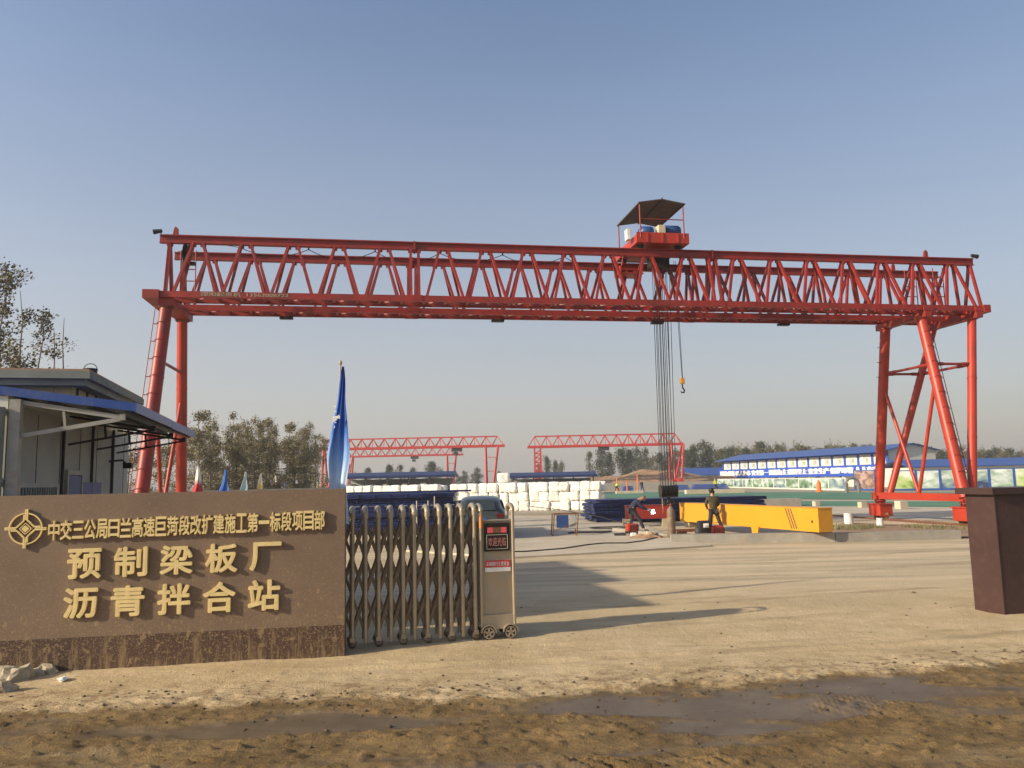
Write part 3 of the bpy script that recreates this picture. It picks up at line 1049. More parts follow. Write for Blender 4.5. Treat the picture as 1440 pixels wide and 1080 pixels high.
for gi, v0 in enumerate((0.0, G_)):
    mb = MB()
    vt = v0 + W_ / 2
    ibeam(mb, (-0.06, vt, ZT), (L_ - 0.05, vt, ZT), 0.27, 0.20)
    for s in splices[1:3]:
        mb.box((s, vt, ZT), (0.07, 0.26, 0.33))
        mb.prism([(s - .14, vt - .06, ZT - .14), (s + .14, vt - .06, ZT - .14), (s, vt - .06, ZT - .27)], (0, .12, 0))
    # crane rail
    mb.box((L_ / 2, vt, ZT + 0.155), (L_ - 0.1, 0.05, 0.045))
    gd = mb.build('top_chord', 'red', crane)
    for vb in (v0, v0 + W_):
        mb = MB()
        mb.bb((-0.15 if vb == 0 else 0, vb - 0.05, ZB - 0.105), (L_, vb + 0.05, ZB + 0.105))
        for s in splices[1:3]:
            mb.box((s, vb, ZB), (0.5, 0.13, 0.235))
        mb.build('bottom_chord', 'red', gd)
    # web bars of each face, in pairs meeting at the joints
    for vb in (v0, v0 + W_):
        mb = MB()

        def web(xt, xb):
            mb.bar((xt, vt + (vb - vt) * 0.08, ZT - 0.12), (xb, vb, ZB + 0.08), 0.11, 0.085, up=(1, 0, 0))
            mb.box((xt, vt + (vb - vt) * 0.10, ZT - 0.17), (0.17, 0.05, 0.12))
        for (a, b, tops, p) in truss_nodes():
            web(a + 0.14, a + 0.14)
            web(b - 0.14, b - 0.14)
            web(a + 0.14 + .02, a + p * 0.03 + .12) if a < 1 else None
            for t in tops:
                web(t - 0.16, max(t - p / 2 + 0.13, a + 0.2))
                web(t + 0.16, min(t + p / 2 - 0.13, b - 0.2))
        mb.build('web_bars', 'red', gd)
    # lacing between the two bottom chords
    mb = MB()
    x = 0.3
    k = 0
    while x < L_ - 0.8:
        mb.bar((x, v0 + 0.04, ZB - 0.02), (x + 0.78, v0 + W_ - 0.04, ZB - 0.02) if k % 2 == 0 else (x, v0 + 0.04, ZB - 0.02), 0.07, 0.05) if k % 2 == 0 else mb.bar((x, v0 + W_ - 0.04, ZB - 0.02), (x + 0.78, v0 + 0.04, ZB - 0.02), 0.07, 0.05)
        mb.bb((x - 0.05, v0 + 0.04, ZB - 0.05), (x + 0.05, v0 + W_ - 0.04, ZB + 0.03))
        x += 0.785
        k += 1
    mb.build('lacing', 'red', gd)
# end plates
mb = MB()
mb.bb((-0.42, -0.13, ZB - 0.16), (0.10, G_ + W_ + 0.1, ZB + 0.13))
mb.bb((0.55, 0.1, ZB - 0.36), (0.02, G_ + W_ - 0.05, ZB - 0.12))
mb.build('end_beam', 'red', crane)
mb = MB()
mb.bb((L_ - 0.25, -0.18, ZB - 0.18), (L_ + 0.05, G_ + W_ + 0.1, ZB + 0.12))
mb.build('end_beam', 'red', crane)
for u in (U1, U2):
    mb = MB()
    mb.bb((u - 0.14, -0.12, ZB - 0.38), (u + 0.14, G_ + W_ + 0.12, ZB - 0.125))
    mb.prism([(u - .2, -0.1, ZB - .125), (u + .2, -0.1, ZB - .125), (u + .2, -.1, ZB + .05), (u - .2, -.1, ZB + .05)], (0, -.04, 0))
    mb.build('cross_beam', 'red', crane)
# lamps and stops at the chord ends
for (x, v, s) in ((0.02, W_ / 2, -1), (L_ - 0.1, W_ / 2, 1)):
    mb = MB()
    mb.tube((x, v, ZT + 0.13), (x + s * 0.10, v, ZT + 0.27), 0.02)
    mb.tube((x + s * 0.02, v, ZT + 0.30), (x + s * 0.30, v, ZT + 0.25), 0.06, 0.09)
    mb.build('floodlight', 'black', crane)
for (x, v) in ((0.45, W_ / 2), (0.45, G_ + W_ / 2), (29.2, W_ / 2), (29.2, G_ + W_ / 2)):
    mb = MB()
    mb.prism([(x - .09, v - .05, ZT + .13), (x + .09, v - .05, ZT + .13), (x + .08, v - .05, ZT + .38), (x + .0, v - .05, ZT + .46), (x - .06, v - .05, ZT + .36)], (0, .1, 0))
    mb.build('end_stop', 'red', crane)
# coiled supply cable at the left end
mb = MB()
for k in range(9):
    a = k * 0.09
    cxx, cvv = 0.75, 0.95
    pts = [(cxx + 0.12 * math.cos(t) * (1 + .1 * math.sin(k * 3)), cvv - .3 + 0.1 * math.sin(t), ZT - 0.35 + 0.42 * math.sin(t + a) - 0.04 * k) for t in [2 * PI * j / 14 for j in range(15)]]
    mb.path(pts, 0.018, 5)
mb.box((0.9, 0.75, ZT - 0.75), (0.3, 0.2, 0.10))
mb.build('cable_coil', 'black', crane)
# festoon cable
mb = MB()
for k in range(6):
    a, b = 2.55 + k * 2.33, 2.55 + (k + 1) * 2.33
    if 11.5 < a < 13:
        pass
    pts = [(a + (b - a) * t, W_ / 2 + 0.22, ZT - 0.16 - 0.34 * (1 - (2 * t - 1) ** 2) * (0.8 + .3 * ((k * 7) % 3) / 2)) for t in [j / 12 for j in range(13)]]
    mb.path(pts, 0.014, 5)
    mb.box((a, W_ / 2 + 0.22, ZT - 0.13), (0.05, 0.05, 0.10))
pts = [(0.8 + 1.75 * t, W_ / 2 + 0.2, ZT + 0.1 - 0.26 * t) for t in (0, .3, .6, 1)]
mb.path(pts, 0.012, 5)
mb.build('festoon_cable', 'black', crane)
# small lamps under the rear girder
for x in (3.9, 12.0, 18.6, 24.2):
    mb = MB()
    mb.cbox((x, G_ + W_, ZB - 0.16), (0.5, 0.22, 0.09), 0.02)
    mb.build('lamp', 'black', crane)


def flange(mb, p, r):
    mb.tube(Vector(p) + Vector((0, 0, -0.02)), Vector(p) + Vector((0, 0, 0.02)), r * 1.35, n=18)


ZL = ZB - 0.36
V1, V2 = VLF, G_ + W_ - VLF


def leg(u0, v0, u1, v1, r0, r1, name='leg', m='orange_red', z1=ZS, ladder=False, side=1, z0=ZL, lcol='red'):
    mb = MB()
    p, q = Vector((u0, v0, z0)), Vector((u1, v1, z1))
    mb.tube(p, q, r0, r1, n=22, caps=True)
    flange(mb, p, r0)
    for t in (0.35, 0.68):
        c = p + (q - p) * t
        d = (q - p).normalized()
        rr = r0 + (r1 - r0) * t
        mb.tube(c - d * .02, c + d * .02, rr + 0.012, n=22)
    o = mb.build(name, m, crane)
    if ladder:
        lb = MB()
        d = (q - p).normalized()
        fv = Vector((0, -1, 0))
        fv = (fv - d * fv.dot(d)).normalized()
        sd = d.cross(fv).normalized() * side
        n = int((q - p).length / 0.62)
        for k in range(1, n + 1):
            t = k / (n + 0.5)
            c = p + (q - p) * t
            rr = r0 + (r1 - r0) * t
            pts = [c + (fv * math.cos(a) + sd * math.sin(a)) * (rr + 0.012) for a in [(-0.75 + 2.5 * j / 10) for j in range(11)]]
            pts.append(pts[-1] + sd * 0.14)
            lb.path(pts, 0.016, 5)
        lb.tube(p + sd * (r0 + 0.15), q + sd * (r1 + 0.15), 0.016, n=6)
        lb.build('ladder', lcol, o)
    return o


def bogie(u, v):
    mb = MB()
    mb.cbox((u, v, 0.43), (0.60, 0.80, 0.50), 0.02)
    mb.bb((u - 0.36, v - 0.46, 0.66), (u + 0.36, v + 0.46, 0.70))
    mb.box((u, v, 0.19), (0.28, 0.9, 0.06))
    b = mb.build('bogie', 'orange_red', crane)
    mb = MB()
    mb.tube((u, v, 0.70), (u, v, ZS - .14), 0.15, n=14)
    mb.tube((u, v, 0.80), (u, v, 0.84), 0.24, n=14)
    for a in range(4):
        t = a * PI / 2 + .4
        mb.box((u + .2 * math.cos(t), v + .2 * math.sin(t), 0.85), (0.05, 0.05, 0.3))
    mb.build('pivot', 'red', b)
    for dv in (-0.27, 0.27):
        mb = MB()
        mb.lathe([(0, -.06), (.17, -.06), (.17, .04), (.19, .045), (.19, .07), (0, .07)], (u, v + dv, 0.20), 18, 'X')
        mb.build('wheel', 'rust', b)
    mb = MB()
    mb.tube((u + 0.30, v + .1, 0.42), (u + 0.5, v + .1, 0.42), 0.09, n=12)
    mb.build('motor', 'red', b)


def sole(u):
    mb = MB()
    mb.bb((u - 0.14, VF - 0.35, ZS - 0.15), (u + 0.14, VR + 0.35, ZS + 0.13))
    mb.build('sole_beam', 'orange_red', crane)
    bogie(u, VF)
    bogie(u, VR)
    vm = (VF + VR) / 2
    return vm


vm = sole(UF)
# rigid right-hand legs
lA = leg(U1, V2, UF - 0.02, VR, 0.205, 0.195)
lC = leg(U2, V2, UF + 0.30, VR - 0.25, 0.155, 0.145)
lB = leg(U1, V1, UF - 0.05, VF, 0.195, 0.215, ladder=True, side=-1)
lD = leg(U2, V1, UF + 0.35, VF + .1, 0.165, 0.165)


def on(p, q, z):
    t = (z - p[2]) / (q[2] - p[2])
    return Vector(p) + (Vector(q) - Vector(p)) * t


pA, qA = (U1, V2, ZL), (UF, VR, ZS)
pB, qB = (U1, V1, ZL), (UF, VF, ZS)
pC, qC = (U2, V2, ZL), (UF + .3, VR - .25, ZS)
pD, qD = (U2, V1, ZL), (UF + .35, VF + .1, ZS)
for a, b, z in ((pA + qA, pB + qB, 6.2), (pC + qC, pD + qD, 6.2), (pA + qA, pC + qC, 6.2), (pB + qB, pD + qD, 6.2)):
    mb = MB()
    P1, P2 = on(a[:3], a[3:], z), on(b[:3], b[3:], z)
    d = P2 - P1
    mb.tube(P1, P2, 0.055, n=10)
    mb.tube(P1 + d * .08, P1 + d * .26, 0.075, n=10)
    mb.tube(P2 - d * .26, P2 - d * .08, 0.075, n=10)
    mb.build('tie', 'red', crane)
for a in (pA + qA, pB + qB):
    MB().tube(on(a[:3], a[3:], 5.7), (UF, vm, ZS + .1), 0.07, n=12).build('brace', 'orange_red', crane)
# step irons on the far side of leg A
mb = MB()
for k in range(3):
    z = 7.3 - k * .62
    p = on(pA, qA, z)
    mb.tube(p + Vector((-.2, -.1, 0)), p + Vector((-.42, -.1, 0)), 0.014, n=5)
mb.build('step_irons', 'red', lA)
# hinged left-hand legs
leg(LC, V1, LC - 0.25, VF, 0.20, 0.225, m='red', ladder=True, side=1)
leg(LC, V2, LC - 0.15, VR, 0.18, 0.20)
lpE = (LC, V1, ZL, LC - .25, VF, ZS)
lpF = (LC, V2, ZL, LC - .15, VR, ZS)
MB().tube(on(lpE[:3], lpE[3:], 6.2), on(lpF[:3], lpF[3:], 6.2), 0.055, n=10).build('tie', 'red', crane)
for a in (lpE, lpF):
    MB().tube(on(a[:3], a[3:], 5.3), (LC - .2, vm, ZS), 0.07, n=12).build('brace', 'orange_red', crane)
sole(LC - 0.2)
for v in (V1, V2):
    mb = MB()
    for a in range(5):
        t = a * 2 * PI / 5
        mb.cbox((LC + .14 * math.cos(t), v + .14 * math.sin(t), ZL + .1), (0.2, .2, .34), 0.03)
    mb.build('hinge_joint', 'rust', crane)
# ladders in the truss near both ends
for (x, v, z0, z1, wd) in ((0.75, W_ + 0.15, ZB + .1, ZT - 0.2, 0.5), (30.2, W_ + 0.2, ZB + 0.1, ZT - 0.1, 0.45), (29.0, W_ + 0.3, ZB + 0.1, ZT - 0.2, 0.5)):
    mb = MB()
    for s in (-1, 1):
        mb.tube((x + s * wd / 2, v, z0), (x + s * wd / 2, v, z1), 0.022, n=6)
    k = z0 + .2
    while k < z1:
        mb.tube((x - wd / 2, v, k), (x + wd / 2, v, k), 0.018, n=6)
        k += 0.42
    mb.build('ladder', 'red', crane)
# lettering on the front bottom chord
text_obj('lettering', '邵阳起重机  13562008722', (1.42, 4.28, ZB - 0.06, ZB + 0.085), 'chord_letters', crane, 0.006, 0.004, frame=((0, -0.051, 0), (1, 0, 0), (0, -1, 0)))


def cw(u, v, z=0.0):
    return CO + Vector((math.cos(CY) * u - math.sin(CY) * v, math.sin(CY) * u + math.cos(CY) * v, z))


# trolley
tr = thing('crane_trolley', 'red hoist trolley with dark sheet canopy and blue motors on top of the big crane', 'hoist trolley', cw(17.9, 0, ZT + 0.18), CY)
mb = MB()
t0, t1, va, vb_ = -1.02, 1.05, 0.05, 2.85
zt = 0.02
mb.bb((t0, va, zt + 0.10), (t1, va + 0.05, zt + 0.50))
mb.bb((t0, vb_ - .05, zt + 0.10), (t1, vb_, zt + 0.45))
mb.bb((t0, va + .05, zt + 0.10), (t0 + .08, vb_ - .05, zt + 0.42))
mb.bb((t1 - .08, va + .05, zt + 0.10), (t1, vb_ - .05, zt + 0.42))
mb.bb((t0 + .08, va + .05, zt + 0.12), (t1 - .08, vb_ - .05, zt + 0.18))
for x in (-.6, 0, .6):
    mb.bb((x - .03, va - .03, zt + .13), (x + .03, va, zt + .47))
mb.build('frame', 'orange_red', tr)
for x in (-.75, .75):
    for v in (W_ / 2, G_ + W_ / 2):
        MB().lathe([(0, -.05), (.13, -.05), (.13, .04), (.15, .05), (0, .05)], (x, v, 0.13), 16, 'Y').build('wheel', 'black', tr)
for (x, v, m_, r, l) in ((-.42, .7, 'motor_blue', .22, .42), (.62, .75, 'motor_blue', .26, .55), (-.3, 2.0, 'motor_blue', .2, .5)):
    mb = MB()
    mb.lathe([(0, -l / 2 - .08), (r * .5, -l / 2 - .08), (r * .6, -l / 2), (r, -l / 2 + .02), (r, l / 2 - .02), (r * .8, l / 2 + .06), (0, l / 2 + .06)], (x, v, zt + 0.34 + r + .15), 16, 'X')
    mb.box((x, v, zt + .35), (l * .7, r * 1.4, .42))
    mb.build('motor', m_, tr)
MB().cbox((0.12, .55, zt + .62), (.30, .34, .60), .03).build('gearbox', 'cream', tr)
mb = MB()
mb.lathe([(0, -.5), (.30, -.5), (.30, -.47), (.22, -.46), (.22, .46), (.30, .47), (.30, .5), (0, .5)], (0.1, 1.45, zt + .48), 20, 'X')
mb.build('rope_drum', 'orange_red', tr)
MB().cbox((-1.2, .55, zt + .52), (.16, .3, .42), .02).build('control_box', 'white', tr)
# canopy posts, rails and bent sheet
mb = MB()
zc = 1.62
for (x, v) in ((-.86, .06), (.86, .06), (-.86, 2.7), (.86, 2.7)):
    mb.tube((x, v, zt + .3 if v < 1 else zt + .1), (x, v, zc), .028, n=8)
for z in (zt + 1.02,):
    mb.tube((-.86, .06, z), (.86, .06, z), .02, n=6)
mb.tube((-.86, 2.7, zt + .35), (.86, 2.7, zt + .35), .03, n=6)
mb.build('canopy_frame', 'red', tr)
mb = MB()
for s in (-1, 1):
    a = [(0, -0.06, zc + .15), (s * .92, -0.06, zc), (s * .92, 2.75, zc), (0, 2.75, zc + .15)]
    mb.prism(a, (0, 0, 0.035))
mb.tube((0, -.09, zc + .20), (0, 2.8, zc + .20), .025, n=6)
mb.build('canopy', 'sheet_dark', tr)
mb = MB()
mb.tube((-.89, -.05, zc - .01), (-.89, 2.73, zc - .01), .02, n=6)
mb.tube((0, -.05, zc + .11), (0, 2.73, zc + .11), .025, n=6)
mb.tube((.89, -.05, zc - .01), (.89, 2.73, zc - .01), .02, n=6)
mb.build('canopy_rafters', 'black', tr)
# lower service basket
mb = MB()
mb.bb((-1.15, 2.55, -0.62), (-.2, 2.6, -.30))
mb.bb((-1.15, 1.75, -0.62), (-.2, 2.55, -.58))
mb.bb((-1.15, 1.75, -0.62), (-1.1, 2.55, -.30))
for v in (1.78, 2.57):
    mb.tube((-1.12, v, -.5), (-1.0, v, .15), .025, n=6)
mb.build('service_basket', 'orange_red', tr)
mb = MB()
mb.cbox((.25, 1.3, -.28), (.75, .5, .5), .03)
mb.build('pulley_housing', 'black', tr)

# hook block with its bundle of ropes
hb = thing('hook_block', 'black multi sheave hook block hanging low on a bundle of wire ropes', 'hook block', cw(18.22, 1.48, 1.15), CY)
mb = MB()
for k in range(6):
    x = -.27 + .108 * k
    mb.lathe([(0, -.035), (.20, -.035), (.16, -.012), (.16, .012), (.20, .035), (0, .035)], (x, 0, .36), 18, 'X')
mb.bb((-.32, -.04, .30), (.32, .04, .42))
mb.build('sheaves', 'hookblock', hb)
mb = MB()
for x in (-.33, .31):
    mb.prism([(x, -.14, .12), (x, .14, .12), (x, .2, .4), (x, .1, .58), (x, -.1, .58), (x, -.2, .4)], (.02, 0, 0))
mb.bb((-.31, -.1, .10), (.31, .1, .18))
mb.build('side_plates', 'hookblock', hb)
mb = MB()
for sx in (-1, 1):
    pts = [(sx * .02, 0, .10), (sx * .03, 0, -.05), (sx * .16, 0, -.20), (sx * .20, 0, -.10), (sx * .16, 0, 0.0)]
    mb.path(pts, [.045, .045, .05, .03, .012], 8)
mb.build('double_hook', 'hookblock', hb)
mb = MB()
rr = random.Random(5)
for k in range(12):
    x = -.30 + .6 * k / 11
    xt = -.27 + .66 * k / 11 + rr.uniform(-.05, .05)
    v = (-.17, .17)[k % 2]
    mb.tube((x, v, .40), (xt, v * 1.2, ZT + 0.1 - 1.15), .013, n=5, caps=False)
mb.build('ropes', 'rope', hb)
mb = MB()
mb.path([(-.22, .1, .1), (-.23, .1, -.15), (-.2, .1, -.35), (-.23, .1, -.5)], .013, 5)
mb.build('sling_tail', 'pole', hb)
# small auxiliary hook
ah = thing('auxiliary_hook', 'small yellow and black hook hanging alone beside the rope bundle', 'hook', cw(18.95, 1.4, 5.35), CY)
mb = MB()
mb.tube((0, 0, .45), (-.12, 0, ZT - 5.35), .011, n=5)
mb.tube((0.03, 0.02, .45), (-.03, 0.02, ZT - 5.35), .011, n=5)
mb.build('rope', 'rope', ah)
mb = MB()
mb.cbox((0, 0, .36), (.17, .12, .24), .03)
mb.build('hook_pulley', 'yellow', ah)
mb = MB()
mb.path([(0, 0, .25), (0, 0, .10), (.07, 0, .0), (.05, 0, -.09), (-.05, 0, -.10), (-.08, 0, -.02)], [.03, .03, .035, .035, .028, .01], 8)
mb.build('hook', 'hookblock', ah)

# crane rails
for (u, nm) in ((LC - 0.2, 'l'), (UF, 'r')):
    mb = MB()
    mb.bb((-0.04, -14, 0.0), (0.04, 60, 0.075))
    mb.bb((-0.30, -14, -0.03), (0.30, 60, 0.02))
    o = mb.build('crane_rail', 'rust')
    o.location = cw(u, 0, 0.0)
    o.rotation_euler = (0, 0, CY)
    tag(o, 'rusty crane rail under the left legs of the big crane' if nm == 'l' else 'rusty crane rail in the dirt under the right legs of the big crane', 'rail', 'crane rails')

#__PART2__
# ------------------------------------------------------------------ GUARD HOUSE (left)
SITE = math.atan2(.2507, .968)
HO = Vector((-5.93, 9.6, 0))
gh = thing('guard_house', 'grey panel guard house with flat cement cornice roof and blue sheet lean-to canopy', 'guard house', HO, SITE)
mb = MB()
mb.bb((-3.6, 0.0, 0), (-.15, 2.77, 3.15))
mb.build('shed_wall', 'wall_white', gh)
mb = MB()
mb.bb((-6.0, 2.95, 0), (-.22, 6.55, 3.62))
mb.build('main_wall', 'wall_grey', gh)
mb = MB()
mb.bb((-6.0, 2.93, 2.9), (-.215, 2.95, 3.60))
mb.bb((-.22, 2.93, 2.9), (-.20, 6.56, 3.60))
for k in range(12):
    mb.bb((-6 + k * .5, 2.915, 2.9), (-5.98 + k * .5, 2.93, 3.6))
mb.build('tile_band', 'wall_tile', gh)
mb = MB()
for k in range(6):
    mb.bb((-.20, 3.1 + k * .58, 3.25), (-.17, 3.13 + k * .58, 3.6))
mb.bb((-.20, 3.1, 3.30), (-.175, 4.6, 3.42))
mb.build('vent_strip', 'dark_frame', gh)
mb = MB()
mb.bb((-6.2, 2.70, 3.60), (.02, 6.82, 3.70))
mb.bb((-6.25, 2.62, 3.70), (.10, 6.90, 3.82))
mb.build('cornice', 'cornice', gh)
mb = MB()
mb.bb((-6.25, 2.64, 3.822), (.08, 6.88, 3.85))
mb.build('roof_top', 'cornice_top', gh)
# grey panels of the side wall
mb = MB()
mb.bb((-.15, .12, 0), (-.10, 6.60, 3.05))
sw = mb.build('side_wall', 'wall_grey', gh)
mb = MB()
for y in (0.98, 2.02, 3.06, 4.10, 5.14, 6.18):
    mb.bb((-.10, y - .008, 0), (-.094, y + .008, 3.0))
mb.build('panel_joints', 'dark_frame', sw)
# front (near) face
mb = MB()
for z in (0.9, 1.9, 2.95):
    mb.bb((-3.6, -.02, z), (-.12, 0.0, z + .04))
mb.build('front_trim', 'post_grey', gh)
wf = MB()
wf.bb((-2.3, -.03, 1.0), (-.75, -.005, 2.6))
wf = wf.build('window', 'white', gh)
MB().bb((-2.2, -.034, 1.1), (-.85, -.031, 2.5)).build('pane', 'glass_pale', wf)
# side window with dark bars
wf = MB().bb((-.10, .30, 1.15), (-.075, 1.95, 2.10)).build('window', 'post_grey', gh)
MB().bb((-.076, .36, 1.21), (-.072, 1.89, 2.04)).build('pane', 'glass', wf)
mb = MB()
for k in range(15):
    mb.bb((-.07, .40 + k * .10, 1.2), (-.055, .415 + k * .10, 2.05))
mb.build('window_bars', 'wall_grey', wf)
# blue door pair
d = MB().bb((-.10, 2.35, 0.02), (-.06, 3.05, 2.22)).build('door', 'blue_door', gh)
MB().bb((-.058, 2.93, 1.0), (-.02, 2.97, 1.2)).build('handle', 'chrome', d)
mb = MB()
for a, b in (((2.28, 0), (2.34, 2.3)), ((3.06, 0), (3.12, 2.3))):
    mb.bb((-.10, a[0], 0), (-.05, b[0], b[1]))
mb.bb((-.10, 2.34, 2.23), (-.05, 3.06, 2.3))
mb.build('door_frame', 'post_grey', gh)
d2 = MB().bb((-.10, 3.15, 1.0), (-.062, 4.35, 2.12)).build('notice_board', 'blue_door', gh)
MB().bb((-.061, 3.62, 1.35), (-.057, 3.85, 1.65)).build('notice', 'white', d2)
# posts and drain pipe at the near corner
mb = MB()
mb.bb((-.12, -.05, 0), (.0, .07, 3.1))
mb.build('post', 'post_grey', gh)
mb = MB()
mb.tube((-.22, -.09, 0), (-.22, -.09, 3.0), .075, n=14)
mb.tube((-.22, -.09, 2.1), (-.22, -.09, 2.16), .09, n=14)
mb.build('drain_pipe', 'cornice', gh)


def bracket(y, m, r=.022):
    zt0, ze = 3.07, 2.885
    mb = MB()
    k_ = 1.0 if m == 'post_grey' else .62
    mb.bar((-.02, y, zt0), (1.12, y, ze), .045 * k_, .055 * k_)
    mb.bar((-.02, y, 2.66), (1.10, y, ze - .02), .04 * k_, .05 * k_)
    mb.bar((.45, y, 3.0), (.48, y, 2.74), .03, .03, up=(1, 0, 0))
    mb.box((1.12, y, 2.89), (.06, .07, .08))
    mb.build('bracket', m, gh)


bracket(.03, 'post_grey')
for y in (2.1, 3.75, 5.2):
    bracket(y, 'dark_frame')
    MB().bb((-.10, y - .016, 0.0), (-.06, y + .016, 3.08)).build('post', 'dark_frame', gh)
# canopy sheet: corrugated, sloping down towards the yard
mb = MB()
X0, X1, Z0, Z1 = -3.7, 1.25, 3.70, 3.03
n = 80
vs, fs = [], []
for k in range(n + 1):
    y = -0.02 + 5.42 * k / n
    dz = 0.018 * math.cos(k * PI / 1.0)
    for (x, z) in ((X0, Z0), (X1, Z1)):
        vs.append((x, y, z + dz))
    for (x, z) in ((X0, Z0 - .012), (X1, Z1 - .012)):
        vs.append((x, y, z + dz))
for k in range(n):
    a = 4 * k
    b = a + 4
    fs += [(a, a + 1, b + 1, b), (a + 2, b + 2, b + 3, a + 3), (a + 1, a + 3, b + 3, b + 1), (a, b, b + 2, a + 2)]
mb.add(vs, fs)
cn = mb.build('canopy', 'blue_roof', gh, fix=True)
mb = MB()
sl_ = (Z1 - Z0) / (X1 - X0)
mb.prism([(X0, -.03, Z0 + .03), (X1 + .02, -.03, Z1 + .03), (X1 + .02, -.03, Z1 - .075), (X0, -.03, Z0 - .075)], (0, -.012, 0))
mb.bb((X1 + .02, -.042, Z1 - .085), (X1 + .035, 2.70, Z1 + .035))
mb.bb((X1 + .02, 2.715, Z1 - .095), (X1 + .036, 5.42, Z1 + .03))
mb.build('fascia', 'blue_roof', cn)
mb = MB()
sl_ = (Z1 - Z0) / (X1 - X0)
mb.prism([(-.1, 0, Z0 + sl_ * (-.1 - X0) - .035), (X1 - .01, 0, Z1 - .035), (X1 - .01, 5.38, Z1 - .035), (-.1, 5.38, Z0 + sl_ * (-.1 - X0) - .035)], (0, 0, -.01))
mb.build('lining', 'wall_grey', cn)
mb = MB()
for x in (.25, .75, 1.18):
    z = Z0 + sl_ * (x - X0) - .05
    mb.bb((x - .03, 0, z - .05), (x + .03, 5.38, z))
mb.build('purlins', 'dark_frame', cn)
cam_o = MB()
cam_o.path([(-.1, 5.0, 2.50), (.12, 5.0, 2.52), (.18, 5.0, 2.46)], .018, 6)
cam_o.box((.22, 4.98, 2.42), (.14, .16, .10))
cam_o.build('floodlight', 'black', gh)
# antenna-like plant pot on the roof edge
t = thing('roof_bucket', 'small dark bucket standing on the cornice of the guard house', 'bucket', HO + Vector((math.cos(SITE) * -.35 - math.sin(SITE) * 4.5, math.sin(SITE) * -.35 + math.cos(SITE) * 4.5, 3.85)))
MB().lathe([(0, 0), (.09, 0), (.12, .26), (.11, .26), (.085, .03), (0, .03)], (0, 0, 0), 14).build('bucket_body', 'black', t)
mb = MB()
mb.path([(-.12 * math.cos(a), 0, .25 + .1 * math.sin(a)) for a in [PI * k / 8 for k in range(9)]], .008, 5)
mb.build('handle', 'black', t)

# ------------------------------------------------------------------ TALL FLAG
def hanging_flag(name, label, cat, loc, H, fw, fl, cols, poleh, group=None, seed=0, zbot=None, marks=False):
    t = thing(name, label, cat, loc, 0, group)
    mb = MB()
    mb.tube((0, 0, 0), (0, 0, poleh), .017, .011, n=8)
    if marks:
        mb.lathe([(0, 0), (.022, .01), (.026, .04), (.012, .07), (0, .075)], (0, 0, poleh), 10)
    mb.build('pole', 'pole', t)
    # limp cloth: narrow at the top, folds widening downwards
    rr = random.Random(seed)
    nz, ns = 46, 40
    vs, fs = [], []
    zt_, zb_ = poleh - .03, poleh - fl
    for i in range(nz + 1):
        t_ = i / nz
        wd = fw * ((0.10 + 0.90 * min(1, t_ * 1.9) ** 0.9) if marks else (.22 + .78 * min(1, t_ * 1.6))) * (1 + 0.12 * math.sin(t_ * 11 + seed) + .05 * math.sin(t_ * 23))
        cx = 0.03 * math.sin(t_ * 4.2 + seed) + (0.02 - fw * .1 * t_)
        for j in range(ns + 1):
            s_ = j / ns
            x = cx + (s_ - .42) * wd
            y = -.05 - .10 * wd + (0.11 * wd) * math.sin(s_ * 6.5 + seed + t_ * 3.4) + .012 * math.sin(s_ * 17 + t_ * 6)
            zdrop = 0.10 * fw * math.sin(s_ * 7 + 1) * t_ + (0.22 * fw * (s_ < .2) * t_ * 0)
            vs.append((x, y, zt_ + (zb_ - zt_) * t_ - zdrop))
    for i in range(nz):
        for j in range(ns):
            a = i * (ns + 1) + j
            fs.append((a, a + 1, a + ns + 2, a + ns + 1))
    m = MB().add(vs, fs, True)
    me_m = bpy.data.materials.new('flag_cloth')
    me_m.use_nodes = True
    n_ = me_m.node_tree.nodes
    L = me_m.node_tree.links
    b = n_['Principled BSDF']
    b.inputs['Roughness'].default_value = .85
    tc = n_.new('ShaderNodeTexCoord')
    sp = n_.new('ShaderNodeSeparateXYZ')
    L.new(tc.outputs['Generated'], sp.inputs[0])
    no = n_.new('ShaderNodeTexNoise')
    no.inputs['Scale'].default_value = 3
    L.new(tc.outputs['Generated'], no.inputs['Vector'])
    ad = n_.new('ShaderNodeMath')
    ad.operation = 'MULTIPLY_ADD'
    L.new(no.outputs[0], ad.inputs[0])
    ad.inputs[1].default_value = .16
    L.new(sp.outputs[2], ad.inputs[2])
    r = n_.new('ShaderNodeValToRGB')
    r.color_ramp.elements[0].position = cols[0][0]
    r.color_ramp.elements[0].color = (*cols[0][1], 1)
    r.color_ramp.elements[1].position = cols[-1][0]
    r.color_ramp.elements[1].color = (*cols[-1][1], 1)
    for p, c in cols[1:-1]:
        e = r.color_ramp.elements.new(p)
        e.color = (*c, 1)
    L.new(ad.outputs[0], r.inputs[0])
    L.new(r.outputs[0], b.inputs['Base Color'])
    m.build('flag_cloth', me_m, t, fix=False)
    return t


fp = at(478, 690, 12.0)
tf = hanging_flag('banner_flag', 'tall limp blue flag fading to pale blue at its foot behind the sign wall', 'flag', (fp.x, fp.y, 0), 3.8, .29, 2.35,
                  [(.36, (.46, .58, .74)), (.50, (.20, .36, .66)), (.66, (.035, .13, .46)), (1.0, (.015, .06, .34))], 3.80, seed=2, marks=True)
mb = MB()
rr = random.Random(9)
for k in range(26):
    c = Vector((-.035 + rr.gauss(0, .032), -.135 - rr.random() * .004, 2.98 + rr.gauss(0, .055)))
    a = rr.random() * PI
    mb.box(c, (.035, .004, .012), rot=Matrix.Rotation(a, 3, 'Y'))
mb.build('emblem_print', 'white', tf)

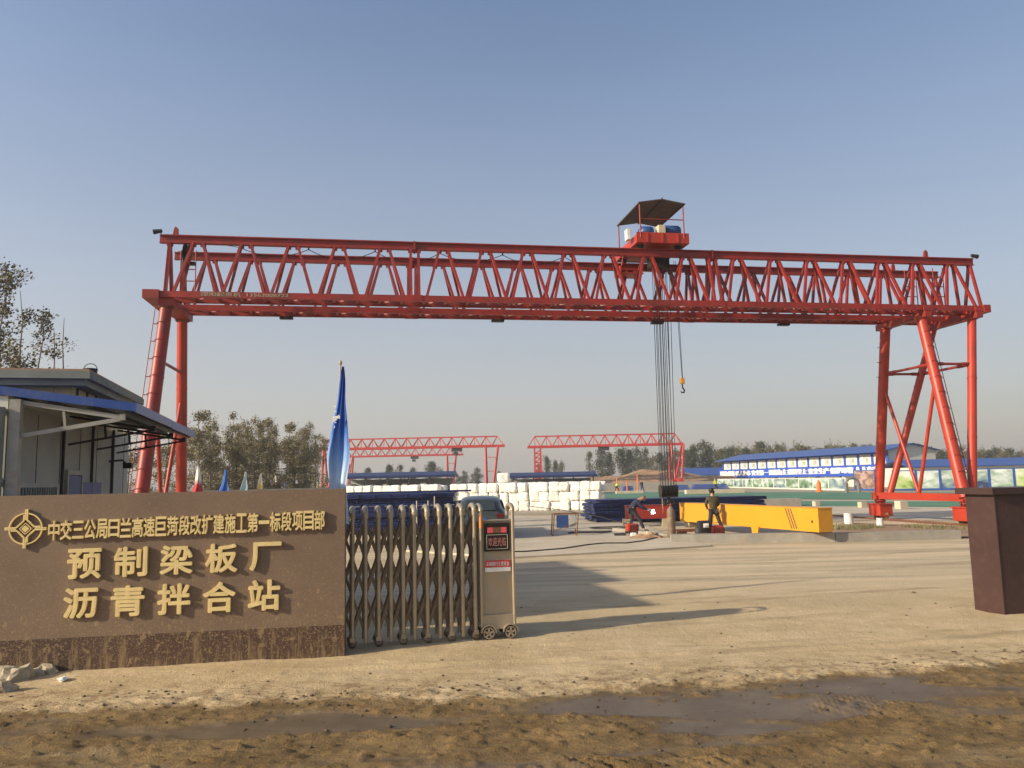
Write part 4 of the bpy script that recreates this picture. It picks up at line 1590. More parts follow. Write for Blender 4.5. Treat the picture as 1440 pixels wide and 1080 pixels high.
# row of small flags
frow0 = G(277, 660, 2.95)
p0 = at(277, 690, 34.0)
fd = Vector((-.193, .981, 0))
fcols = {'red': ((.0, (.45, .03, .04)), (.6, (.45, .04, .05)), (.75, (.75, .72, .68)), (1., (.8, .8, .8))),
         'blue': ((.0, (.02, .08, .40)), (.5, (.03, .12, .45)), (1., (.05, .15, .5))),
         'pale blue': ((.0, (.25, .45, .55)), (.5, (.45, .6, .62)), (1., (.6, .7, .7))),
         'yellow': ((.0, (.65, .45, .08)), (.6, (.7, .55, .2)), (.8, (.75, .7, .6)), (1., (.75, .75, .7)))}
near_words = {'red': 'red and white', 'blue': 'dark blue', 'pale blue': 'pale blue', 'yellow': 'yellow and white'}
order = ['red', 'blue', 'pale blue', 'yellow', 'red', 'blue', 'pale blue', 'yellow', 'red', 'blue', 'pale blue', 'yellow']
xs = (277, 315.5, 344, 366.5, 387, 400, 411, 419, 426, 433, 440, 446)
seen = {}
for i, (cn_, xx) in enumerate(zip(order, xs)):
    yy = 34.0 + i * 8.3
    p = at(xx, 690, yy)
    k = seen.get(cn_, 0)
    seen[cn_] = k + 1
    lab = 'limp %s pole flag, %s of its colour counted from the gantry leg' % (near_words[cn_], ('first', 'second', 'third')[k])
    hanging_flag('pole_flag', lab, 'flag', (p.x, p.y, 0), 3, .44, 1.7, [list(q) for q in fcols[cn_]], 2.95, 'small flags in a row', seed=i)
# low concrete fence beyond the flags
mb = MB()
a, b = at(160, 690, 50), at(500, 690, 62)
mb.bar((a.x, a.y, .9), (b.x, b.y, .9), .12, 1.8)
o = mb.build('boundary_wall', 'concrete_light')
tag(o, 'long pale boundary wall running behind the row of small flags', 'wall')

# ------------------------------------------------------------------ YARD OBJECTS
# kerbs
def kerb(label, pts, h, wdt, m='concrete'):
    mb = MB()
    for i in range(len(pts) - 1):
        a, b = Vector(pts[i]), Vector(pts[i + 1])
        d = (b - a).normalized()
        s = Vector((-d.y, d.x, 0)) * wdt
        mb.prism([(a.x, a.y, -.02), (b.x, b.y, -.02), (b.x + s.x, b.y + s.y, -.02), (a.x + s.x, a.y + s.y, -.02)], (0, 0, h + .02))
    o = mb.build('kerb', m)
    o['kind'] = 'structure'
    return o


k1 = [G(944, 765), G(1175, 762.5)]
kerb('', k1, .27, .45)
k2 = [G(1176, 762.5), G(1352, 758)]
kerb('', k2, .255, .38)
kerb('', [G(948, 757.5), G(870, 748)], .16, .25)
kerb('', [at(470, 770, 26.4).xy.to_3d(), at(655, 770, 26.8).xy.to_3d()], .34, .3, 'concrete_light')
# yellow girder on the kerb
B0, B1 = Vector((8.85, 23.62, .32)), Vector((6.38, 31.25, .32))
bd = (B1 - B0)
BL = bd.length
byaw = math.atan2(bd.y, bd.x) - PI / 2
yb = thing('yellow_girder', 'long yellow steel box girder lying with one end propped on the kerb', 'girder', B0, byaw)
mb = MB()
mb.bb((0, 0, 0), (.50, BL, .69))
mb.build('box_beam', 'yellow', yb)
mb = MB()
mb.bb((-.015, -.02, .69), (.515, BL + .02, .705))
mb.build('top_plate', 'yellow', yb)
mb = MB()
for y0, sg in ((1.0, 1), (1.12, 1), (1.24, 1)):
    mb.prism([(-.004, y0 - .024, .05), (-.004, y0 + .024, .05), (-.004, y0 + .294, .66), (-.004, y0 + .246, .66)], (.003, 0, 0))
for y0 in (5.75, 5.9, 6.05):
    mb.prism([(-.004, y0 - .02, .03), (-.004, y0 + .02, .03), (-.004, y0 - .33, .66), (-.004, y0 - .37, .66)], (.003, 0, 0))
mb.build('painted_stripes', 'dark_frame', yb)
mb = MB()
mb.lathe([(0, -.004), (.04, -.004), (.04, .004), (0, .004)], (-.003, .28, .30), 12, 'X')
mb.build('bolt_hole', 'black', yb)
mb = MB()
for y0 in (3.1,):
    mb.prism([(-.05, y0 - .10, -.30), (-.05, y0 + .14, -.30), (-.05, y0 + .20, .03), (-.05, y0 - .22, .03)], (.04, 0, 0))
mb.build('lug_plate', 'yellow', yb)
MB().bb((.10, BL - .5, -.30), (.42, BL - .15, -.002)).build('timber_packing', 'pole', yb)

# gas cylinder
cp = G(945, 758)
gc = thing('gas_cylinder', 'tall rusty gas cylinder standing upright at the end of the concrete kerb', 'gas cylinder', (cp.x, cp.y, .05))
gc.scale = (1, 1, .86)
MB().lathe([(0, 0), (.125, 0), (.135, .02), (.135, .95), (.125, 1.03), (.09, 1.10), (.05, 1.14), (.04, 1.18), (0, 1.18)], (0, 0, 0), 22).build('bottle_body', 'cyl', gc)
MB().lathe([(0, 1.18), (.035, 1.18), (.04, 1.23), (.025, 1.25), (.025, 1.28), (0, 1.28)], (0, 0, 0), 12).build('valve', 'rust', gc)
# dirt pile beside it
def heap(name, loc, rx, ry, h, m, label, cat, seed=0, kind=None, n=28):
    mb = MB()
    vs, fs = [], []
    for i in range(n + 1):
        for j in range(n + 1):
            x, y = -1 + 2 * i / n, -1 + 2 * j / n
            r = math.hypot(x, y)
            z = max(0, 1 - r) ** 0.8 * (0.65 + .7 * noise.noise(Vector((x * 3 + seed, y * 3, seed)))) + .12 * noise.noise(Vector((x * 11, y * 11, seed))) * max(0, 1 - r)
            vs.append((x * rx, y * ry, max(z * h, 0) - .02 + (-.06 if r > .98 else 0)))
    for i in range(n):
        for j in range(n):
            a = i * (n + 1) + j
            fs.append((a, a + n + 1, a + n + 2, a + 1))
    mb.add(vs, fs, True)
    o = mb.build(name, m, loc=loc)
    if kind:
        o['kind'] = kind
    return tag(o, label, cat)


heap('soil_heap', (cp.x - .75, cp.y + .2, .03), .75, .5, .28, 'soil', 'small heap of brown soil beside the rusty gas cylinder', 'soil heap', 4)

# welding machines
def welding_machine(loc, rz, label, m):
    t = thing('welding_machine', label, 'welding machine', loc, rz, 'welding machines on the ground')
    t.scale = (.72, .72, .72)
    MB().cbox((0, 0, .30), (.62, .42, .40), .12).build('casing', m, t)
    for x in (-.2, .2):
        for y in (-.23, .23):
            MB().lathe([(0, -.02), (.09, -.02), (.09, .02), (0, .02)], (x, y, .09), 14, 'Y').build('wheel', 'black', t)
    mb = MB()
    mb.path([(-.28, 0, .5), (-.28, 0, .62), (.28, 0, .62), (.28, 0, .5)], .015, 6)
    mb.build('handle', 'black', t)
    mb = MB()
    for k in range(6):
        mb.bb((-.2 + k * .08, -.215, .2), (-.16 + k * .08, -.209, .42))
    mb.build('vent', 'black', t)
    return t


p = G(892, 752)
welding_machine((p.x - .1, p.y - .2, .05), .2, 'orange red welding machine on the ground at the feet of the bending welder', 'orange_red')
p = G(1003, 752)
welding_machine((p.x - .05, 27.4, .0), .1, 'orange welding machine on the ground beside the standing man by the girder', 'orange_red')
t = thing('air_compressor', 'dark engine unit with white label beside the orange welding machine', 'engine', (G(984, 752).x, 27.5, 0))
MB().cbox((0, 0, .34), (.45, .4, .36), .06).build('engine_casing', 'black', t)
mb = MB()
mb.lathe([(0, -.3), (.15, -.3), (.17, -.25), (.17, .25), (.15, .3), (0, .3)], (0, 0, .16), 16, 'X')
mb.build('tank', 'dark_frame', t)
MB().bb((-.08, -.212, .30), (.10, -.203, .44)).build('label_plate', 'white', t)
# red short girders behind the welder
rb = thing('red_girder', 'short dark red steel girder lying on packing behind the welder', 'girder', (at(880, 730, 33.5).x, 33.5, 0), -.05)
mb = MB()
mb.bb((0, 0, .33), (1.85, .35, .86))
mb.bb((-.02, -.03, .86), (1.87, .38, .89))
mb.build('beam_web', 'red', rb)
for x in (-.1, 1.5):
    MB().bb((x, -.1, 0), (x + .35, .45, .328)).build('packing_block', 'pole', rb)

# stack of dark blue steel forms (right of centre, behind the welder)
def form_stack(x0, y0, yaw, L, wd, layers, lh, glabel, seed, z0=0.0, rowlab=None):
    rr = random.Random(seed)
    for k in range(layers):
        t = thing('steel_form', '', 'steel form', (x0 + rr.uniform(-.12, .12), y0 + rr.uniform(-.1, .1), z0 + .08 + k * lh), yaw + rr.uniform(-.006, .006), glabel)
        t['label'] = rowlab
        mb = MB()
        for y in (0, wd):
            mb.bb((0, y - .03, 0), (L, y + .03, lh * .30))
            mb.bb((0, y - .05, lh * .34), (L, y + .05, lh * .42))
            mb.bb((0, y - .012, lh * .42), (L, y + .012, lh * .85))
        mb.bb((0, 0, lh * .85), (L, wd, lh * .90))
        mb.build('panel', 'blue_dark', t)
        mb = MB()
        n = int(L / .55)
        for i in range(n + 1):
            mb.bb((L * i / n - .03, -.06, .0), (L * i / n + .03, wd + .06, lh * .8))
        mb.build('ribs', 'blue_dark', t)
        for sx in (0,):
            mb = MB()
            mb.path([(sx, wd * .5 - .5, lh * .4), (sx - .18, wd * .5 - .5, lh * .45), (sx - .18, wd * .5 + .5, lh * .45), (sx, wd * .5 + .5, lh * .4)], .03, 6)
            mb.build('loop', 'blue_dark', t)


a = at(836, 733, 36.5)
form_stack(a.x, 36.6, .13, 8.1, 2.2, 6, .165, 'dark blue steel forms stacked behind the welder', 2, rowlab='dark blue steel form in the stack behind the bending welder and the gas cylinder')
a = at(470, 755, 30)
form_stack(-6.9, 29.9, .02, 4.7, 2.4, 9, .172, 'dark blue steel forms stacked behind the folding gate', 3, rowlab='dark blue steel form in the tall stack seen over the folding gate')
# a few loose dark blue bars on top of the gate stack
for k, (dx, dz) in enumerate(((0, 1.66), (.3, 1.665))):
    mb = MB()
    mb.box((-4.3 + dx, 30.4 + k * .5, dz), (4.4 + k * .3, .07, .07), rot=Matrix.Rotation(-.001, 3, 'Y'))
    o = mb.build('steel_bar', 'blue_dark')
    tag(o, 'loose dark blue steel bar lying on top of the tall stack behind the folding gate', 'steel bar', 'loose bars on the tall stack')
# thin rods standing out of the ground behind the gate
for k, (px, pt) in enumerate(((586, 704), (602, 704), (611, 698))):
    q = at(px, pt, 24)
    o = MB().tube((0, 0, 0), (0, 0, q.z), .018, n=6).build('steel_rod', 'concrete_light', loc=(q.x, 24, 0))
    tag(o, 'thin pale rod standing upright before the tall stack of steel forms', 'rod', 'thin rods behind the gate')

# white foam bales
base = []
for sd in range(4):
    bm = bmesh.new()
    bmesh.ops.create_cube(bm, size=1)
    bmesh.ops.subdivide_edges(bm, edges=bm.edges[:], cuts=7, use_grid_fill=True)
    for v in bm.verts:
        p = v.co.copy()
        q = Vector([math.copysign(abs(c * 2) ** 1.0, c) for c in p])
        m_ = (abs(q.x) ** 9 + abs(q.y) ** 9 + abs(q.z) ** 9) ** (1 / 9)
        v.co = p * (1 / max(m_, .01)) * max(abs(q.x), abs(q.y), abs(q.z)) * .985
        v.co += p.normalized() * .07 * noise.noise(p * 3.5 + Vector((sd * 7, 0, 0)))
    me = bpy.data.meshes.new('foam_bale')
    bm.to_mesh(me)
    bm.free()
    for pl in me.polygons:
        pl.use_smooth = True
    me.materials.append(M['foam'])
    base.append(me)
E0, E1 = Vector((-12.6, 57.5, 0)), Vector((5.75, 53.0, 0))
ed = (E1 - E0).normalized()
ep = Vector((-ed.y, ed.x, 0))
bs = .70
nb = int((E1 - E0).length / bs)
rr = random.Random(12)
rows = {0: 'bottom', 1: 'middle', 2: 'top'}


def bale(pos, sz, lab, rot=0):
    o = bpy.data.objects.new('foam_bale', rr.choice(base))
    col.objects.link(o)
    o.scale = (sz * rr.uniform(.88, 1.02), sz * rr.uniform(.85, 1.02), .655 * rr.uniform(.90, 1.04))
    o.location = pos
    o.rotation_euler = (rr.uniform(-.05, .05), rr.uniform(-.05, .05), math.atan2(ed.y, ed.x) + rr.uniform(-.16, .16) + rot)
    tag(o, lab, 'bale', 'white foam bales stacked in a long wall')


for i in range(nb + 1):
    for k in range(3):
        if i == nb and k == 0:
            pass
        if k == 2 and i in (11,):
            continue
        c = E0 + ed * (bs * (i + .5) + rr.uniform(-.05, .05)) + ep * rr.uniform(-.09, .09) + Vector((0, 0, .31 + .62 * k))
        bale(c, .70, 'white foam bale in the %s layer at the front of the long stack' % rows[k])
for i in range(nb + 1):
    if rr.random() < .8:
        c = E0 + ed * (bs * (i + .5) + .2) + ep * .78 + Vector((0, 0, .31 + .62 * 2 + rr.uniform(-.05, .02)))
        bale(c, .70, 'white foam bale in the back row of the long stack')
c = E0 + ed * (bs * 17.3) + ep * .5 + Vector((0, 0, .31 + .62 * 3 + .05))
bale(c, .80, 'single white foam bale perched on top of the long stack', .15)

# car behind the gate (seen from the rear)
def make_car(loc, rz):
    t = thing('parked_car', 'dark grey car parked behind the folding gate', 'car', loc, rz)
    t.scale = (1.04, 1, .99)
    secs = [(-2.15, .72, .55, .45, .35, .70, .78), (-2.05, .84, .62, .60, .30, .92, .98), (-1.75, .88, .70, .66, .28, .98, 1.25), (-1.2, .90, .76, .68, .26, 1.0, 1.46),
            (-.4, .90, .77, .69, .25, .98, 1.50), (.35, .90, .76, .67, .25, .96, 1.45), (.95, .90, .72, .55, .25, .95, 1.12), (1.2, .89, .68, .60, .26, .93, .96), (1.9, .84, .6, .5, .30, .82, .86), (2.15, .70, .5, .4, .36, .62, .66)]
    vs, fs = [], []
    for (y, hb_, hm, hr, z0, zb_, zr) in secs:
        half = [(hb_ * .80, z0), (hb_ * .97, z0 + .1), (hb_, (z0 + zb_) / 2), (hb_ * .97, zb_), (hm, zb_ + (zr - zb_) * .35), (hr, zb_ + (zr - zb_) * .86), (hr * .80, zr), (hr * .35, zr + .03)]
        ring = [(x, y, z) for x, z in half] + [(-x, y, z) for x, z in half[::-1]]
        vs += ring
    n = 16
    for i in range(len(secs) - 1):
        for k in range(n):
            fs.append((i * n + k, i * n + (k + 1) % n, (i + 1) * n + (k + 1) % n, (i + 1) * n + k))
    fs += [tuple(range(n)), tuple(range((len(secs) - 1) * n, len(secs) * n))]
    body = MB().add(vs, fs, True).build('body', 'car', t)
    sb = body.modifiers.new('smooth', 'SUBSURF')
    sb.levels = sb.render_levels = 2
    MB().prism([(-.52, -2.02, 1.03), (.52, -2.02, 1.03), (.44, -1.58, 1.37), (-.44, -1.58, 1.37)], (0, -.035, .01)).build('rear_window', 'car_glass', t)
    MB().prism([(-.58, 1.12, 1.0), (.58, 1.12, 1.0), (.50, .62, 1.38), (-.50, .62, 1.38)], (0, .03, .02)).build('windscreen', 'car_glass', t)
    for s in (-1, 1):
        MB().prism([(s * .79, -1.5, 1.04), (s * .79, .8, 1.04), (s * .70, .35, 1.36), (s * .70, -1.15, 1.38)], (s * .03, 0, 0)).build('side_window', 'car_glass', t)
        MB().cbox((s * .66, -2.10, .84), (.26, .10, .16), .03).build('tail_lamp', 'lamp_red', t)
        MB().cbox((s * 1.0, .75, 1.02), (.16, .10, .13), .03).build('wing_mirror', 'car', t)
        for y in (-1.3, 1.35):
            w_ = MB().lathe([(0, -.1), (.27, -.1), (.32, -.07), (.32, .07), (.27, .1), (0, .1)], (s * .80, y, .32), 22, 'X').build('wheel', 'black', t)
            MB().lathe([(0, -.01), (.20, -.01), (.20, .01), (0, .01)], (s * .905, y, .32), 16, 'X').build('rim', 'chrome', w_)
    MB().lathe([(0, -.01), (.055, -.01), (.055, .01), (0, .01)], (0, -2.12, .90), 14, 'Y').build('emblem', 'chrome', t)
    MB().cbox((0, -2.17, .48), (1.5, .16, .22), .05).build('bumper', 'black', t)
    MB().bb((-.22, -2.17, .66), (.22, -2.13, .78)).build('number_plate', 'blue_roof', t)


make_car((-1.22, 29.6, 0), .02)

# trestle with cables, plate, small litter
p = G(793, 754)
t = thing('trestle_stand', 'rusty steel trestle with a blue panel standing on the concrete apron', 'trestle', (p.x - .35, p.y - .6, .05), .1)
mb = MB()
for x in (0, .85):
    mb.tube((x - .08, 0, 0), (x, .0, .78), .022, n=6)
    mb.tube((x - .05, .5, 0), (x, .5, .78), .022, n=6)
    mb.tube((x, 0, .76), (x, .5, .76), .022, n=6)
mb.tube((0, 0, .76), (.85, 0, .76), .022, n=6)
mb.tube((0, .5, .76), (.85, .5, .76), .022, n=6)
mb.tube((0, 0, .2), (.85, 0, .45), .014, n=6)
mb.build('frame', 'rust', t)
MB().bb((.08, .02, .28), (.50, .05, .72)).build('blue_panel', 'motor_blue', t)
MB().bb((.56, .02, .25), (.76, .05, .70)).build('pale_panel', 'wall_grey', t)
p = G(833, 751)
o = MB().prism([(-.9, -.25, 0), (.45, -.35, 0), (.75, .25, 0), (-.6, .35, 0)], (0, 0, .05)).build('steel_plate', 'tarp', loc=(p.x, p.y, .052))
tag(o, 'flat black steel plate lying on the concrete apron beside the trestle', 'steel plate')
p = G(872, 755)
o = MB().cbox((0, 0, .04), (.4, .2, .08), .02).build('metal_scrap', 'dark_frame', loc=(p.x, p.y, .05))
tag(o, 'small dark piece of scrap on the concrete apron below the welder', 'scrap')
p = G(896, 757)
for k, (dx, m_, sz, lab) in enumerate(((-.12, 'white', .17, 'small white box on the apron by the soil heap'), (.45, 'cream', .22, 'small pinkish packet on the apron by the soil heap'))):
    o = MB().cbox((0, 0, sz * .4), (sz * 1.1, sz, sz * .8), .02).build('packet', m_, loc=(p.x + dx, p.y, .05))
    tag(o, lab, 'packet')
# cable over the apron
mb = MB()
pts = []
for (px, py) in ((700, 777), (740, 776), (790, 772), (828, 766), (850, 764), (880, 764), (905, 761), (920, 757), (938, 755)):
    q = G(px, py, .055)
    pts.append((q.x, q.y + rr.uniform(-.05, .05), .066))
mb.path(pts, .020, 6)
o = mb.build('power_cable', 'black')
tag(o, 'long black power cable snaking over the pale apron to the gas cylinder', 'cable')
mb = MB()
for k in range(3):
    c = G(858, 745)
    mb.path([(c.x + (.45 + .06 * k) * math.cos(a) * 1.5, c.y + (.45 + .05 * k) * math.sin(a), .07 + .012 * k) for a in [2 * PI * j / 20 + k for j in range(21)]], .010, 5)
o = mb.build('cable_coil', 'dark_frame')
tag(o, 'loose coil of dark grey hose lying on the apron beside the welder', 'hose')
# strewn timber near the cylinder
for k, (px, py, L0, a0) in enumerate(((965, 748, 1.0, .2), (975, 746, .8, -.1), (957, 751, .5, .6))):
    p = G(px, py)
    o = MB().cbox((0, 0, .06), (L0, .14, .10), .01).build('timber_offcut', 'rust' if k != 1 else 'pole', loc=(p.x, p.y, .0), rz=a0)
    tag(o, 'short timber offcut on the ground between the gas cylinder and the engine', 'timber', 'timber offcuts by the kerb')

# paint cans and concrete cubes near the crane foot
def can(px, py, h, lab):
    p = G(px, py)
    t = thing('paint_can', lab, 'paint can', (p.x, p.y, .03), 0, 'white cans near the crane foot')
    r = h * .42
    MB().lathe([(0, 0), (r, 0), (r, .01), (r * .98, .02), (r * .98, h - .02), (r, h - .01), (r, h), (0, h - .01)], (0, 0, 0), 18).build('can_body', 'can', t)
    mb = MB()
    mb.path([(-r * math.cos(a), -.3 * r, h * .9 - h * .35 * math.sin(a)) for a in [PI * k / 8 for k in range(9)]], .006, 5)
    mb.build('handle', 'dark_frame', t)


can(1194, 738, .42, 'white can with dark rim standing in the dirt left of the crane foot')
can(1238, 741, .30, 'small white can standing directly below the red wheel box of the crane')
for k, (px, py, sz, lab) in enumerate(((1213, 714, .38, 'small pale concrete cube on the green floor just left of the gantry leg'), (1268, 716, .50, 'larger pale concrete cube on the green floor between the gantry legs'), (1148, 712, .35, 'small pale concrete cube on the green floor behind the yellow girder'))):
    p = G(px, py)
    o = MB().cbox((0, 0, sz * .45), (sz, sz, sz * .9), .02).build('concrete_cube', 'concrete_light', loc=(p.x, p.y, 0), rz=.2)
    tag(o, lab, 'concrete block', 'concrete cubes on the yard')
# pale slabs behind the girder
p = at(1075, 703, 52)
o = MB().cbox((0, 0, .25), (4.4, 1.2, .5), .03).build('timber_pile', 'concrete', loc=(p.x, 52, 0), rz=.1)
tag(o, 'low pile of grey brown timber lying behind the yellow girder', 'timber pile')
for (px, py, Lx, h, lab) in ((1005, 694, 7.0, .5, 'long pale concrete beam lying far behind the standing man'), (885, 694, 3.6, .35, 'cream coloured beam lying on the floor left of the hook block')):
    p = G(px, py)
    o = MB().cbox((0, 0, h / 2), (Lx, .9, h), .03).build('concrete_beam', 'concrete_light', loc=(p.x, p.y, 0), rz=.05)
    tag(o, lab, 'concrete beam', 'pale beams lying in the yard')

# grass tufts on the dirt by the kerb
def tufts(name, spots, label):
    mb = MB()
    r2 = random.Random(5)
    for (x, y, R_, n, h) in spots:
        for k in range(n):
            a, q = r2.random() * 2 * PI, R_ * math.sqrt(r2.random())
            bx, by = x + q * math.cos(a), y + q * math.sin(a)
            t = r2.random() * PI
            dx, dy = .02 * math.cos(t), .02 * math.sin(t)
            l = h * r2.uniform(.4, 1)
            sx, sy = r2.gauss(0, .3) * l, r2.gauss(0, .3) * l
            mb.add([(bx - dx, by - dy, 0), (bx + dx, by + dy, 0), (bx + sx, by + sy, l)], [(0, 1, 2)])
    o = mb.build(name, 'grass', fix=False)
    tag(o, label, 'grass', kind='stuff')


sp = []
for (px, py, R_) in ((1200, 741, 1.0), (1222, 743, .6), (1340, 744, 1.2), (1300, 742, .8), (1190, 745, .8)):
    p = G(px, py)
    sp.append((p.x, p.y, R_, 260, .16))
tufts('grass', sp, 'sparse dry grass and weeds growing in the dirt around the crane foot')

# rocks by the wall foot at the left edge
rr = random.Random(21)
for k, (px, py, s, lab) in enumerate(((8, 957, .15, 'large pale flat rock at the left edge of the wall foot'), (30, 955, .13, 'brownish angular rock lying beside the largest one at the wall foot'), (64, 946, .10, 'upright yellowish rock leaning on the wall foot'),
                                       (2, 972, .10, 'dark greenish rock lowest and farthest left in the dirt'), (88, 957, .06, 'flat white stone chip right of the rocks'), (48, 950, .07, 'small grey rock between the larger ones at the wall foot'))):
    bm = bmesh.new()
    bmesh.ops.create_icosphere(bm, subdivisions=2, radius=1)
    for v in bm.verts:
        d = noise.noise(v.co * 1.3 + Vector((k * 5, 0, 0)))
        c = v.co.copy()
        c = Vector([round(x * 1.8) / 1.8 * .55 + x * .45 for x in c])
        v.co = c * (1 + .5 * d)
        v.co = Vector((v.co.x * s * 1.25, v.co.y * s * .8, v.co.z * s * (.35 if k == 4 else .72)))
    me = bpy.data.meshes.new('rock')
    bm.to_mesh(me)
    bm.free()
    me.materials.append(M['white'] if k == 4 else M['rock'])
    o = bpy.data.objects.new('rock', me)
    col.objects.link(o)
    p = G(px, py)
    o.location = (p.x, p.y, s * .25)
    o.rotation_euler = (0, 0, k * 1.3)
    tag(o, lab, 'rock', 'rocks at the foot of the sign wall')

# ------------------------------------------------------------------ FAR TERRACE, HEAP, CRANES
tz = 1.2
mb = MB()
a, b = at(690, 690, 135), at(1010, 690, 135)
mb.prism([(a.x, 135, -.1), (b.x, 137, -.1), (b.x + 12, 260, -.1), (a.x, 260, -.1)], (0, 0, tz + .1))
o = mb.build('terrace_ground', 'concrete')
o['kind'] = 'structure'
p = at(900, 676, 158)
heap('earth_bank', (p.x + 3, 158, tz), 19, 5, 3.0, 'soil', 'long bank of brown earth below the dark trees behind the far crane', 'earth bank', 7, n=60)


def far_crane(label, px0, px1, Y, yaw, zb, base, legs, th=2.0, hooku=.5):
    a, b = at(px0, 640, Y), at(px1, 640, Y)
    L = (b - a).length
    t = thing('far_gantry_crane', label, 'gantry crane', (a.x, Y, base), yaw, 'small red gantry cranes in the distance')
    z0 = zb - base
    mb = MB()
    wd = 1.5
    for y in (0, wd):
        mb.bb((0, y - .12, z0 - .22), (L, y + .12, z0 + .22))
    k = 0
    while k < L:
        mb.bb((k, 0, z0 - .06), (k + .15, wd, z0 + .06))
        k += 1.5
    g = mb.build('bottom_chords', 'far_red', t)
    mb = MB()
    mb.bb((1.4, wd / 2 - .12, z0 + th - .12), (L - 1.4, wd / 2 + .12, z0 + th + .12))
    mb.build('top_chord', 'far_red', t)
    mb = MB()
    n = max(8, round((L - 2.8) / 2.15))
    p_ = (L - 2.8) / n
    for y in (0, wd):
        for i in range(n):
            x = 1.4 + i * p_
            mb.bar((x, wd / 2, z0 + th), (x + p_ / 2, y, z0), .12, .12)
            mb.bar((x + p_ / 2, y, z0), (x + p_, wd / 2, z0 + th), .12, .12)
            if y == 0:
                mb.bar((x, 0, z0), (x, wd / 2, z0 + th), .10, .10)
        mb.bar((.1, y, z0), (1.4, wd / 2, z0 + th), .12, .12)
        mb.bar((L - .1, y, z0), (L - 1.4, wd / 2, z0 + th), .12, .12)
    mb.build('web_bars', 'far_red', t)
    for (u, style) in legs:
        u *= L
        if style == 'lattice':
            for s in (-1, 1):
                mb = MB()
                for du in (-.55, .55):
                    mb.bar((u + du, wd / 2 + s * .6, z0 - .2), (u + du, wd / 2 + s * 2.6, .5), .26, .26)
                k = .9
                while k < z0 - .6:
                    f = 1 - k / z0
                    mb.bar((u - .55, wd / 2 + s * (.6 + 2.0 * f), k), (u + .55, wd / 2 + s * (.6 + 2 * (1 - (k + .7) / z0)), min(k + .7, z0)), .13, .13)
                    mb.bar((u - .55, wd / 2 + s * (.6 + 2.0 * f), k), (u + .55, wd / 2 + s * (.6 + 2 * f), k), .13, .13)
                    k += .8
                mb.build('leg', 'far_red', t)
        else:
            for s in (-1, 1):
                for (ut, ub) in ((u - 1.0, u - .9), (u + 1.3, u + .3)) if style == 'rigid' else ((u - .2, u),):
                    mb = MB()
                    mb.tube((ut, wd / 2 + s * .7, z0 - .1), (ub, wd / 2 + s * 2.6, .6), .20, n=10)
                    k = 1.0
                    mb.build('leg', 'far_red', t)
            mb = MB()
            for z in (z0 * .45, z0 * .75):
                mb.bar((u - 1.0, wd / 2 - 1.6, z), (u + .9, wd / 2 - 1.6, z), .12, .12)
            mb.build('tie', 'far_red', t)
        mb = MB()
        mb.bb((u - .35, wd / 2 - 3.2, .25), (u + .35, wd / 2 + 3.2, .65))
        for s in (-1, 1):
            mb.bb((u - .5, wd / 2 + s * 2.6 - .5, 0), (u + .5, wd / 2 + s * 2.6 + .5, .5))
        mb.build('sole_beam', 'far_red', t)
    mb = MB()
    x = L * hooku
    mb.cbox((x, wd / 2, z0 - .55), (2.0, 1.2, .7), .1)
    mb.bb((x - .9, 0.1, z0 - .25), (x + .9, wd - .1, z0 - .2))
    mb.cbox((x - .2, wd / 2, z0 - 1.3), (.9, .7, .6), .1)
    mb.build('hoist', 'dark_frame', t)


far_crane('red lattice gantry crane on the raised ground before the dark trees', 742, 962, 148, .0, 8.15, tz, ((.065, 'lattice'), (.955, 'rigid')), th=1.95, hooku=.49)
far_crane('nearer of the two distant red gantry cranes behind the white foam bales', 449, 710, 150, .0, 8.6, 0, ((.05, 'rigid'), (.925, 'rigid')), th=1.8, hooku=.74)
far_crane('farther and lower of the two distant red gantry cranes behind the white foam bales', 480, 651, 208, .0, 9.1, 0, ((.05, 'rigid'), (.90, 'rigid')), th=1.8, hooku=.60)
# blue tarpaulin bins at the terrace foot
for (px0, px1, Y, h, lab) in ((875, 890, 128, .8, 'short dark blue steel stack in front of the grey terrace wall'), (940, 968, 130, .8, 'dark blue steel stack below the legs of the far crane'), (972, 1024, 128, .85, 'long dark blue steel stack between the far crane and the murals')):
    a, b = at(px0, 687, Y), at(px1, 687, Y)
    mb = MB()
    for k in range(3):
        mb.cbox(((b.x - a.x) / 2, 0, h * (k + .5) / 3), ((b.x - a.x) * (1 - .06 * k), 1.6, h / 3 * .86), .05)
    o = mb.build('steel_stack', 'blue_roof', loc=(a.x, Y, 0))
    tag(o, lab, 'steel stack', 'low blue steel stacks far in the yard')

# far blue covered racks behind the bales
def rack(px0, px1, Y, ztop, lab, yaw=0.0, m='blue_dark'):
    a, b = at(px0, 670, Y), at(px1, 670, Y)
    L = b.x - a.x
    t = thing('covered_rack', lab, 'storage shed', (a.x, Y, 0), yaw, 'long low blue roofed racks')
    mb = MB()
    mb.prism([(-.5, -2.6, ztop - .45), (-.5, 0, ztop), (-.5, 2.6, ztop - .45), (-.5, 2.6, ztop - .75), (-.5, -2.6, ztop - .75)], (L + 1, 0, 0))
    mb.build('roof', m, t)
    n = int(L / 2.6)
    for i in range(n + 1):
        MB().bb((L * i / n - .08, -2.3, 0), (L * i / n + .08, -2.1, ztop - .75)).build('post', 'dark_frame', t)
    mb = MB()
    r2 = random.Random(int(px0))
    for k in range(int(L / .8)):
        x = k * .8
        mb.bb((x, -1.8, .2), (x + .7, 1.5, r2.uniform(.4, ztop - 1.3)))
    mb.bb((0, 1.6, 0), (L, 1.8, ztop - .9))
    mb.build('stored_goods', 'wall_grey', t)


